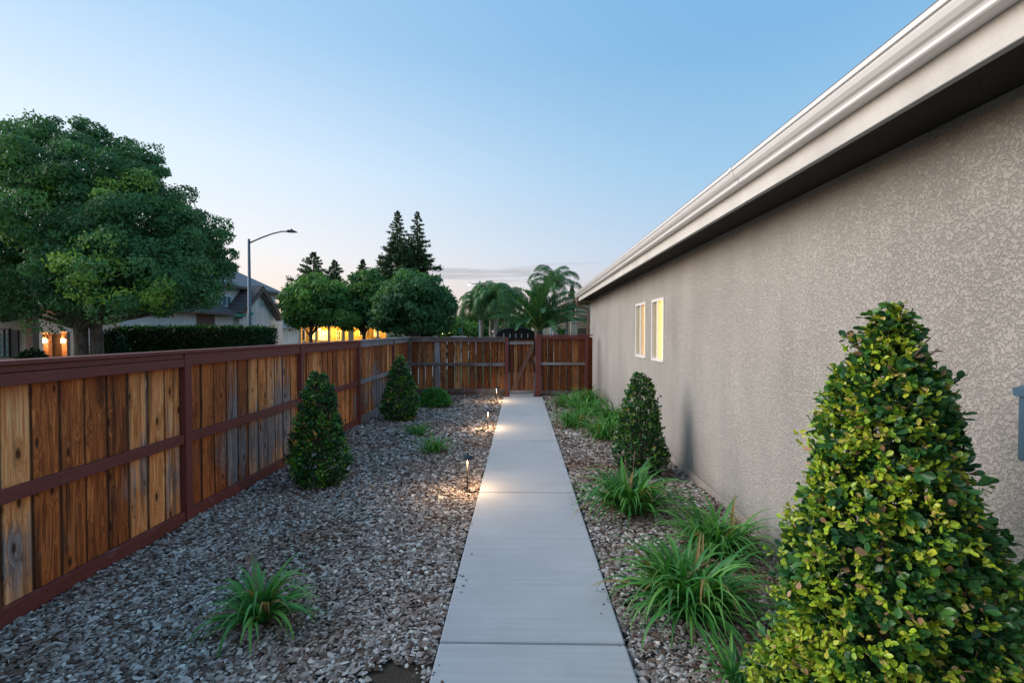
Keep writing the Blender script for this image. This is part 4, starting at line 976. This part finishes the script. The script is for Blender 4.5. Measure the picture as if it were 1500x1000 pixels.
# two storey house: its front faces the street (+x) and recedes from us
h2 = thing('two_storey_house', 'pale two storey house with steep brown gable behind the street lamp', 'house')
def slab(p, q, r, s_, th):
    n_ = (Vector(q)-Vector(p)).cross(Vector(s_)-Vector(p)).normalized()*th
    mb = MB(); mb.prism([p, q, r, s_], n_); return mb
def X(px, Y=40): return ax(px, Y)
def Z(py, Y=40, px=350): return az(py, Y, px)
def yat(px, Xf): return Xf*700/(px-763.0)
mb = MB(); mb.box((-34, 25, -.2), (-21.3, 42.4, 3.05)); mb.build('lower_wall', M_wallp, h2)
mb = MB(); mb.box((-31, 32, 3.053), (-22, 42.5, 5.2)); mb.build('upper_wall', M_wallp, h2)
gy0, gy1, gm = 35.3, 40.2, 37.75
mb = MB(); mb.prism([(-21.0, gy0, -.2), (-21.0, gy1, -.2), (-21.0, gy1, 3.25), (-21.0, gm, 4.95), (-21.0, gy0, 3.25)], (-.98, 0, 0)); mb.build('gable_wall', M_wallp, h2)
xo = -20.5
mb = slab((-21.95, gm, 5.30), (xo, gm, 5.30), (xo, gy0-.5, 3.03), (-21.95, gy0-.5, 3.03), -.13); mb.build('gable_roof', M_rf2, h2)
mb = slab((xo, gm, 5.30), (-21.95, gm, 5.30), (-21.95, gy1+.5, 3.03), (xo, gy1+.5, 3.03), -.13); mb.build('gable_roof', M_rf2, h2)
for sg, ye in ((-1, gy0-.5), (1, gy1+.5)):
    mb = MB(); mb.prism([(xo+.03, gm, 5.31), (xo+.03, ye, 3.04), (xo+.03, ye, 2.74), (xo+.03, gm, 4.98)], (-.06, 0, 0)); mb.build('barge_board', M_fasc, h2)
    mb = MB(); mb.prism([(xo-.04, gm, 4.95), (xo-.04, ye, 2.72), (xo-.04, ye, 2.68), (xo-.04, gm, 4.98)], (-.5, 0, 0)); mb.build('eave_soffit', simple('tan_soffit', (.24, .19, .165), .8), h2)
# hip roof over the upper storey
A, B, C_, D = (-21.4, 31.4, 5.24), (-21.4, 43, 5.24), (-31.6, 43, 5.24), (-31.6, 31.4, 5.24); E1, E2 = (-26.5, 36.6, 8.3), (-26.5, 37.9, 8.3)
mb = MB(); mb.v = [A, B, C_, D, E1, E2]; mb.f = [(0, 1, 5, 4), (1, 2, 5), (2, 3, 4, 5), (3, 0, 4), (3, 2, 1, 0)]; mb.m = [0]*5; mb.build('hip_roof', M_rf, h2)
mb = MB(); mb.box((-21.42, 31.35, 5.03), (-21.36, 43.05, 5.23)); mb.box((-31.6, 43.0, 5.03), (-21.43, 43.06, 5.23)); mb.box((-31.6, 31.3, 5.03), (-21.43, 31.36, 5.23)); mb.build('eave_board', M_fasc, h2)
# lower roof skirt along the front
mb = MB(); mb.prism([(-20.7, 24.4, 3.06), (-22.0, 24.4, 3.85), (-22.0, 24.4, 3.06)], (0, gy0-.7-24.4, 0)); mb.build('porch_roof', M_rf2, h2)
mb = MB(); mb.box((-20.72, 24.38, 2.93), (-20.64, gy0-.7, 3.06)); mb.build('eave_board', M_fasc, h2)
mb = MB(); mb.prism([(-21.98, 24.3, 3.06), (-28, 28, 6.2), (-34.5, 24.3, 3.06)], (0, 7.6, 0)); mb.build('rear_roof', M_rf, h2)
mb = MB(); mb.box((-21.35, 31.0, 0), (-21.27, 32.85, 2.92)); mb.build('garage_recess', M_recess, h2)
def winx(y0, y1, z0, z1, Xf, panes=2, fw=.08, rows=1):
    mb = MB(); mb.box((Xf+.001, y0, z0), (Xf+.08, y0+fw, z1)); mb.box((Xf+.001, y1-fw, z0), (Xf+.08, y1, z1)); mb.box((Xf+.001, y0+fw, z1-fw), (Xf+.08, y1-fw, z1)); mb.box((Xf+.001, y0+fw, z0), (Xf+.08, y1-fw, z0+fw))
    for i in range(1, panes): yy = y0+(y1-y0)*i/panes; mb.box((Xf+.002, yy-fw*.4, z0+fw), (Xf+.075, yy+fw*.4, z1-fw))
    for i in range(1, rows): zz = z0+(z1-z0)*i/rows; mb.box((Xf+.003, y0+fw, zz-fw*.4), (Xf+.07, y1-fw, zz+fw*.4))
    o = mb.build('window', M_whitef, h2); mb = MB(); mb.box((Xf+.004, y0+fw, z0+fw), (Xf+.03, y1-fw, z1-fw)); mb.build('pane', glass_mat('teal_reflecting_glass', (.10, .20, .22)), o)
winx(34.2, 35.9, 3.62, 4.45, -22, 3); winx(33.6, 35.3, .9, 2.22, -21.3, 3); winx(37.2, 38.6, .9, 2.22, -21, 2); winx(39.55, 40.1, .85, 2.2, -21, 1, .06, 2); winx(38.05, 38.6, 3.72, 4.2, -21, 2, .06)
# garage wing to the right
gw = thing('garage_wing', 'low cream building with blue grey roof right of the two storey house', 'building')
mb = MB(); mb.box((X(398, 52), 52, -.2), (X(437, 52), 58, Z(480, 52))); mb.build('wall', M_wallp, gw)
mb = MB(); mb.prism([(X(396, 52), 51.4, Z(480.5, 52)), (X(396, 52), 55, Z(458, 52)), (X(396, 52), 58.5, Z(480.5, 52))], (X(439, 52)-X(396, 52), 0, 0)); mb.build('roof', simple('blue_grey_roof', (.10, .13, .16), .8), gw)
# far left house
hl = thing('beige_house', 'beige house wall with dark shuttered window at the left edge', 'house')
Yl = 20
mb = MB(); mb.box((X(-260, Yl), Yl, -.2), (X(43, Yl), Yl+.3, 3.3)); mb.build('wall', M_wallb, hl)
mb = MB(); mb.prism([(X(-270, Yl), Yl-.7, 3.3), (X(-270, Yl), Yl+1.2, 4.2), (X(-270, Yl), Yl+1.6, 3.3)], (X(40, Yl)-X(-270, Yl), 0, 0)); mb.build('roof', M_rf2, hl)
win(hl, -26, 16, 481, 524, Yl, 5, 5, simple('dark_window_frame', (.03, .035, .045), .5), glass_mat('pale_curtained_glass', (.22, .30, .32)), fw=.05)
mb = MB(); mb.box((X(17.5, Yl), Yl-.06, Z(524, Yl)), (X(28, Yl), Yl-.002, Z(483, Yl))); mb.build('shutter', simple('black_shutter', (.012, .014, .02), .5), hl)
def brick_mat():
    m, t, b = new_mat('old_brick'); P = t.pos()
    v = t.a('CombineXYZ', {0: t.math('ADD', t.a('SeparateXYZ', {0: P}).outputs[0], t.a('SeparateXYZ', {0: P}).outputs[1]), 1: t.a('SeparateXYZ', {0: P}).outputs[2], 2: 0.0}).outputs[0]
    br = t.a('TexBrick', {'Vector': v, 'Color1': (.20, .075, .05), 'Color2': (.32, .15, .10), 'Mortar': (.30, .27, .24), 'Scale': 1.0, 'Brick Width': .22, 'Row Height': .075, 'Mortar Size': .010})
    t.l.new(br.outputs['Color'], b.inputs['Base Color']); b.inputs['Roughness'].default_value = .85; bump(t, b, br.outputs['Fac'], -.6, .01); return m
M_brick = brick_mat()
mb = MB(); mb.box((X(43, Yl)+.002, Yl-.15, -.2), (X(53, Yl), Yl+.12, 3.28)); mb.build('brick_column', M_brick, hl)
M_lant = emit('lantern_glass', (1, .62, .22), 22)
def gate_post(label, px0, px1, pyt, Y, lx):
    T = thing('brick_gate_post', label, 'gate post', (0, 0, 0), 0, 'brick gate posts under the shade tree')
    mb = MB(); mb.box((X(px0, Y), Y, -.2), (X(px1, Y), Y+.18, Z(pyt, Y))); mb.build('pillar', M_brick, T); mb = MB(); mb.box((X(px0, Y)-.04, Y-.04, Z(pyt, Y)+.002), (X(px1, Y)+.04, Y+.22, Z(pyt, Y)+.07)); mb.build('cap', M_kerb, T)
    lz = Z(498.5, Y); mb = MB(); mb.box((lx-.05, Y-.22, lz-.10), (lx+.05, Y-.12, lz+.08)); mb.build('lantern', M_lant, T)
    mb = MB(); mb.box((lx-.07, Y-.24, lz+.083), (lx+.07, Y-.003, lz+.11)); mb.build('lantern_hood', M_bronze, T)
    for dx in (0,):
        ld = bpy.data.lights.new('porch_lamp', 'POINT'); ld.energy = 42; ld.color = (1, .42, .10); ld.shadow_soft_size = .06; lo = bpy.data.objects.new('porch_lamp', ld); COL.objects.link(lo); lo.location = (lx, Y-.36, lz); lo.parent = T
gate_post('left brick gate post lit orange by its lantern', 63, 70.5, 489, 22.5, X(70.5, 22.5)); gate_post('right brick gate post lit orange by its lantern, touching the trunk', 90, 97.5, 487.5, 22.5, X(97, 22.5))
T = thing('side_gate', 'dark closed gate between the two lit brick posts', 'gate'); mb = MB(); mb.box((X(76, 22.8), 22.8, -.1), (X(89.5, 22.8), 22.86, Z(489, 22.8))); mb.build('panel', simple('dark_gate_wood', (.04, .022, .014), .7), T)
# yellow lit house
hy = thing('lit_house', 'low house with porch glowing yellow under the street trees', 'house'); Yy = 46
M_glow = stucco_mat('warm_porch_wall', (.50, .38, .20), .5, .2)
mb = MB(); mb.box((X(432, Yy), Yy+2.2, -.2), (X(556, Yy), Yy+10, Z(478, Yy)+.3)); mb.build('wall', M_glow, hy)
mb = MB(); mb.prism([(X(428, Yy), Yy-.5, Z(478, Yy)), (X(428, Yy), Yy+5, Z(452, Yy)), (X(428, Yy), Yy+10.5, Z(478, Yy))], (X(560, Yy)-X(428, Yy), 0, 0)); mb.build('roof', M_rf2, hy)
for px in (440, 463.5, 482, 503, 512, 516, 553): mb = MB(); mb.box((X(px, Yy)-.09, Yy-.1, -.2), (X(px, Yy)+.12, Yy+.12, Z(478, Yy)-.005)); mb.build('porch_column', M_wallc, hy)
M_wlit = emit('lit_window_glass', (1, .62, .16), 2.0)
win(hy, 457, 463, 485, 498, Yy+2.2, 2, 2, glass=M_wlit); win(hy, 467, 480, 484, 499, Yy+2.2, 3, 2, glass=M_wlit); win(hy, 493, 500, 484, 499, Yy+2.2, 2, 2, glass=M_glass)
win(hy, 441.5, 448, 482, 500, Yy+2.2, 1, 1); win(hy, 526, 538, 482, 492, Yy+2.2, 2, 2); win(hy, 547, 557, 478, 494, Yy+2.1, 3, 2, frame=M_wallc, glass=M_wlit)
for px, e_ in ((473, 150), (505, 150), (458, 60), (551, 60)):
    ld = bpy.data.lights.new('porch_lamp', 'POINT'); ld.energy = e_; ld.color = (1, .47, .07); ld.shadow_soft_size = .1; lo = bpy.data.objects.new('porch_lamp', ld); COL.objects.link(lo); lo.location = (X(px, Yy), Yy+1.3, Z(484, Yy)); lo.parent = hy
    mb = MB(); mb.lathe([(0, -.1), (.1, -.05), (.11, .03), (0, .1)], (X(px, Yy), Yy+1.6, Z(482, Yy)), 10); mb.build('porch_light', emit('porch_globe', (1, .75, .3), 12), hy)
# distant row of lights
hd = thing('distant_building', 'low distant building with a row of warm lamps under its eave', 'building'); Yd = 82
mb = MB(); mb.box((X(640, Yd), Yd, -.2), (X(705, Yd), Yd+8, Z(484, Yd))); mb.build('wall', stucco_mat('tan_far_stucco', (.3, .22, .14), .5, .2), hd)
mb = MB(); mb.prism([(X(638, Yd), Yd-1, Z(485, Yd)), (X(638, Yd), Yd+4, Z(477, Yd)), (X(638, Yd), Yd+9, Z(485, Yd))], (X(707, Yd)-X(638, Yd), 0, 0)); mb.build('roof', M_rf2, hd)
for px, s_ in ((640.5, .12), (649, .24), (658.5, .16), (663, .24), (671, .16), (675, .2), (686.5, .34)):
    mb = MB(); mb.lathe([(0, -s_), (s_*.8, -s_*.5), (s_, 0), (s_*.7, s_*.6), (0, s_)], (X(px, Yd), Yd-.6, Z(487.2, Yd)), 10); mb.build('wall_lamp', emit('far_lamp', (1, .62, .22), 7), hd)
hedge('far_bush', 'dark bush row below the distant lamps', X(640, 76), X(705, 76), 76, 77.5, Z(490, 76), 3000, 8)

# right neighbour house with arch
hr = thing('arched_house', 'cream house with arched entry just left of our stucco corner', 'house'); Yn = 30
M_cr = stucco_mat('cream_arch_stucco', (.50, .43, .34), .5, .2)
xa, xb = X(843, Yn), X(905, Yn); zt = Z(447, Yn)
# wall with arch opening
c0, c1 = X(846, Yn), X(864, Yn); zsp = Z(468, Yn); rad = (c1-c0)/2; cx_ = (c0+c1)/2
arc = [(cx_+rad*math.cos(a), zsp+rad*.75*math.sin(a)) for a in [PI*k/12 for k in range(13)]]
prof = [(xa, -.2), (c0, -.2)]+[(x_, z_) for x_, z_ in arc[::-1]]+[(c1, -.2), (xb, -.2), (xb, zt), (xa, zt)]
mb = MB(); n = len(prof)
mb.prism([(x_, Yn, z_) for x_, z_ in prof], (0, .4, 0)); mb.build('arch_wall', M_cr, hr)
mb = MB(); mb.box((X(783, Yn), Yn+2.5, -.2), (xb, Yn+9, Z(452, Yn))); mb.build('wall', M_cr, hr)
mb = MB(); mb.box((X(835.5, Yn), Yn-.25, -.2), (X(844.5, Yn), Yn-.003, Z(473, Yn))); mb.box((X(834.5, Yn), Yn-.32, Z(473, Yn)+.002), (X(845.5, Yn), Yn-.003, Z(470, Yn))); mb.build('column', M_cr, hr)
mb = MB(); mb.box((X(846, Yn), Yn+1.5, -.1), (X(864, Yn), Yn+1.56, Z(480.5, Yn))); mb.build('entry_door', M_recess, hr)
mb = MB(); za = Z(440, Yn); mb.prism([(X(827, Yn), Yn-.5, Z(443, Yn)), (X(836, Yn), Yn-.5, Z(438, Yn)), (xb, Yn-.5, Z(438, Yn)), (xb, Yn-.5, Z(441, Yn)), (X(838, Yn), Yn-.5, Z(441, Yn)), (X(838, Yn), Yn-.5, Z(448, Yn)), (X(829, Yn), Yn-.5, Z(446, Yn))], (0, 8, 0)); mb.build('eave', simple('peach_eave', (.50, .38, .27), .6), hr)
mb = MB(); mb.v = [(X(826, Yn), Yn-.6, Z(443, Yn)+.05), (X(837, Yn), Yn-.6, Z(437.2, Yn)), (xb, Yn-.6, Z(437.2, Yn)), (xb, Yn+4, Z(428, Yn)), (X(845, Yn), Yn+4, Z(428, Yn)), (X(826, Yn), Yn+9, Z(443, Yn))]; mb.f = [(0, 1, 2, 3, 4, 5)]; mb.m = [0]
mb = MB(); mb.prism([(X(838, Yn), Yn-.6, Z(437, Yn)), (X(838, Yn), Yn+4, Z(430, Yn)), (X(838, Yn), Yn+8, Z(437, Yn))], (xb-X(838, Yn), 0, 0)); mb.build('roof', M_rf, hr)
win(hr, 805, 812, 480, 492, Yn+2.5, 2, 2)
mb = MB(); mb.tube([(X(828, Yn)-.0, Yn-.8, -.1), (X(828, Yn), Yn-.8, Z(452, Yn))], .10, 10); o = mb.build('tree_trunk', M_bark)
T = thing('yucca_plant', 'broad leaved dark plant before the cream house window', 'plant', (X(822, 24), 24, -.1)); rgp = random.Random(4); mb = MB(); mb.tube([(0, 0, 0), (0, 0, 1.7)], .06, 8); mb.build('stem', M_bark, T)
for k in range(14):
    V, F = BL[rgp.randrange(24)]; me = bpy.data.meshes.new('leaf'); me.from_pydata([(v[0]*.9, v[1]*3.4, v[2]*.9) for v in V], [], [tuple(int(q) for q in f_) for f_ in F]); me.materials.append(M_palm)
    o = link('leaf', me, T); o.location = (0, 0, 1.35+rgp.uniform(0, .3)); o.rotation_euler = (0, 0, k*2.4)
bpy.data.objects['tree_trunk']['label'] = 'slim dark trunk standing before the cream arched house'; bpy.data.objects['tree_trunk']['category'] = 'tree'

# black arched iron gate
ig = thing('iron_gate', 'black arched metal gate with pale ornaments behind the wooden gate', 'gate'); Yg = 21
M_iron = simple('black_iron', (.008, .010, .012), .45)
x0, x1 = X(727, Yg), X(785, Yg); cz_ = Z(491, Yg); rise = Z(481, Yg)-cz_
top = lambda f_: cz_+rise*math.sqrt(max(0, 1-(2*f_-1)**2))**.9
mb = MB(); pr = [(x0+(x1-x0)*k/24, Yg, top(k/24)-.02) for k in range(25)]; mb.prism([(x0, Yg, -.1)]+pr+[(x1, Yg, -.1)], (0, .02, 0)); mb.build('panel', M_iron, ig)
mb = MB(); mb.tube([(p[0], Yg-.02, p[2]+.02) for p in pr], .03, 8); mb.build('arched_rail', M_iron, ig)
for k in range(29):
    f_ = (k+.5)/29; px_ = x0+(x1-x0)*f_; mb = MB(); mb.tube([(px_, Yg-.035, -.1), (px_, Yg-.035, top(f_)+.04), (px_, Yg-.035, top(f_)+.075)], [.010, .010, .002], 6); mb.build('picket', M_iron, ig)
for px in (738, 747, 755.5, 764, 773):
    mb = MB(); xx = X(px, Yg); mb.box((xx-.025, Yg-.065, Z(494.5, Yg)), (xx+.025, Yg-.047, Z(488.5, Yg))); mb.build('ornament', simple('pale_ornament', (.35, .38, .4), .5), ig)

# ------------------------------------------------------------------ parked cars
def car(label, x, y, rz, col, L=4.5, Wd=1.8, H=1.42):
    T = thing('parked_car', label, 'car', (x, y, -.125), rz, 'cars parked in the street'); m_ = simple('car_paint', col, .25, .03, 1, spec=.6)
    h = L/2; mb = MB()
    side = [(-h, .32), (-h+.05, .75), (-h+.5, .90), (h-1.35, .93), (h-.1, .76), (h, .5), (h-.02, .30)]
    mb.prism([(x_, -Wd/2, z_) for x_, z_ in side], (0, Wd, 0)); mb.build('body', m_, T, bev=.05)
    cab = [(-h+.55, .90), (-h+1.15, H-.03), (-h+1.6, H), (.35, H), (h-1.25, .92)]
    mb = MB(); mb.prism([(x_, -Wd/2+.14, z_-.01) for x_, z_ in cab], (0, Wd-.28, 0)); mb.build('cabin_glass', M_glass, T, bev=.03)
    mb = MB(); mb.prism([(-h+1.08, -Wd/2+.12, H-.02), (-h+1.6, -Wd/2+.12, H+.015), (.35, -Wd/2+.12, H+.015), (.62, -Wd/2+.12, H-.1)], (0, Wd-.24, 0))
    for xx in (-h+1.0, -.35, .95): mb.prism([(xx, -Wd/2+.125, .9), (xx+.09, -Wd/2+.125, .9), (xx+.02+(.25 if xx < 0 else -.45), -Wd/2+.125, H-.03), (xx-.07+(.25 if xx < 0 else -.45), -Wd/2+.125, H-.03)], (0, .02, 0))
    mb.build('roof', m_, T)
    for sx_ in (-h+.85, h-.85):
        for sy in (-Wd/2+.1, Wd/2-.1):
            mb = MB(); mb.tube([(sx_, sy-.1, .32), (sx_, sy+.1, .32)], .32, 18); w_ = mb.build('wheel', simple('tyre', (.02, .02, .02), .8), T)
            mb = MB(); mb.tube([(sx_, sy-.115, .32), (sx_, sy+.115, .32)], .19, 12); mb.build('rim', simple('rim', (.4, .4, .42), .3, metal=.8), w_)
    for sy in (-Wd/2+.25, Wd/2-.25):
        mb = MB(); mb.box((h-.06, sy-.16, .60), (h+.012, sy+.16, .72)); mb.build('headlight', simple('headlight', (.7, .7, .7), .2), T)
    return T
car('white car nose beside the pale two storey house', X(408, 46)-2.15, 46, 0, (.75, .77, .8), 4.3, 1.8, 1.5)
car('dark parked car with pale windscreen edge under the round tree', X(632, 40), 40, 0.1, (.02, .025, .03))
car('silver white car whose roof just shows over the end fence', X(667, 47), 47, PI, (.7, .74, .78))
T = thing('picket_rail', 'low wooden railing beyond the fence beside the dark car', 'fence'); y_ = 36
for px in range(584, 608, 3): mb = MB(); mb.box((X(px, y_), y_, -.1), (X(px, y_)+.06, y_+.05, Z(493, y_))); mb.build('picket', M_footing, T)
mb = MB(); mb.box((X(583, y_), y_-.01, Z(493, y_)+.002), (X(607, y_), y_+.06, Z(492, y_)+.03)); mb.build('top_rail', M_footing, T)
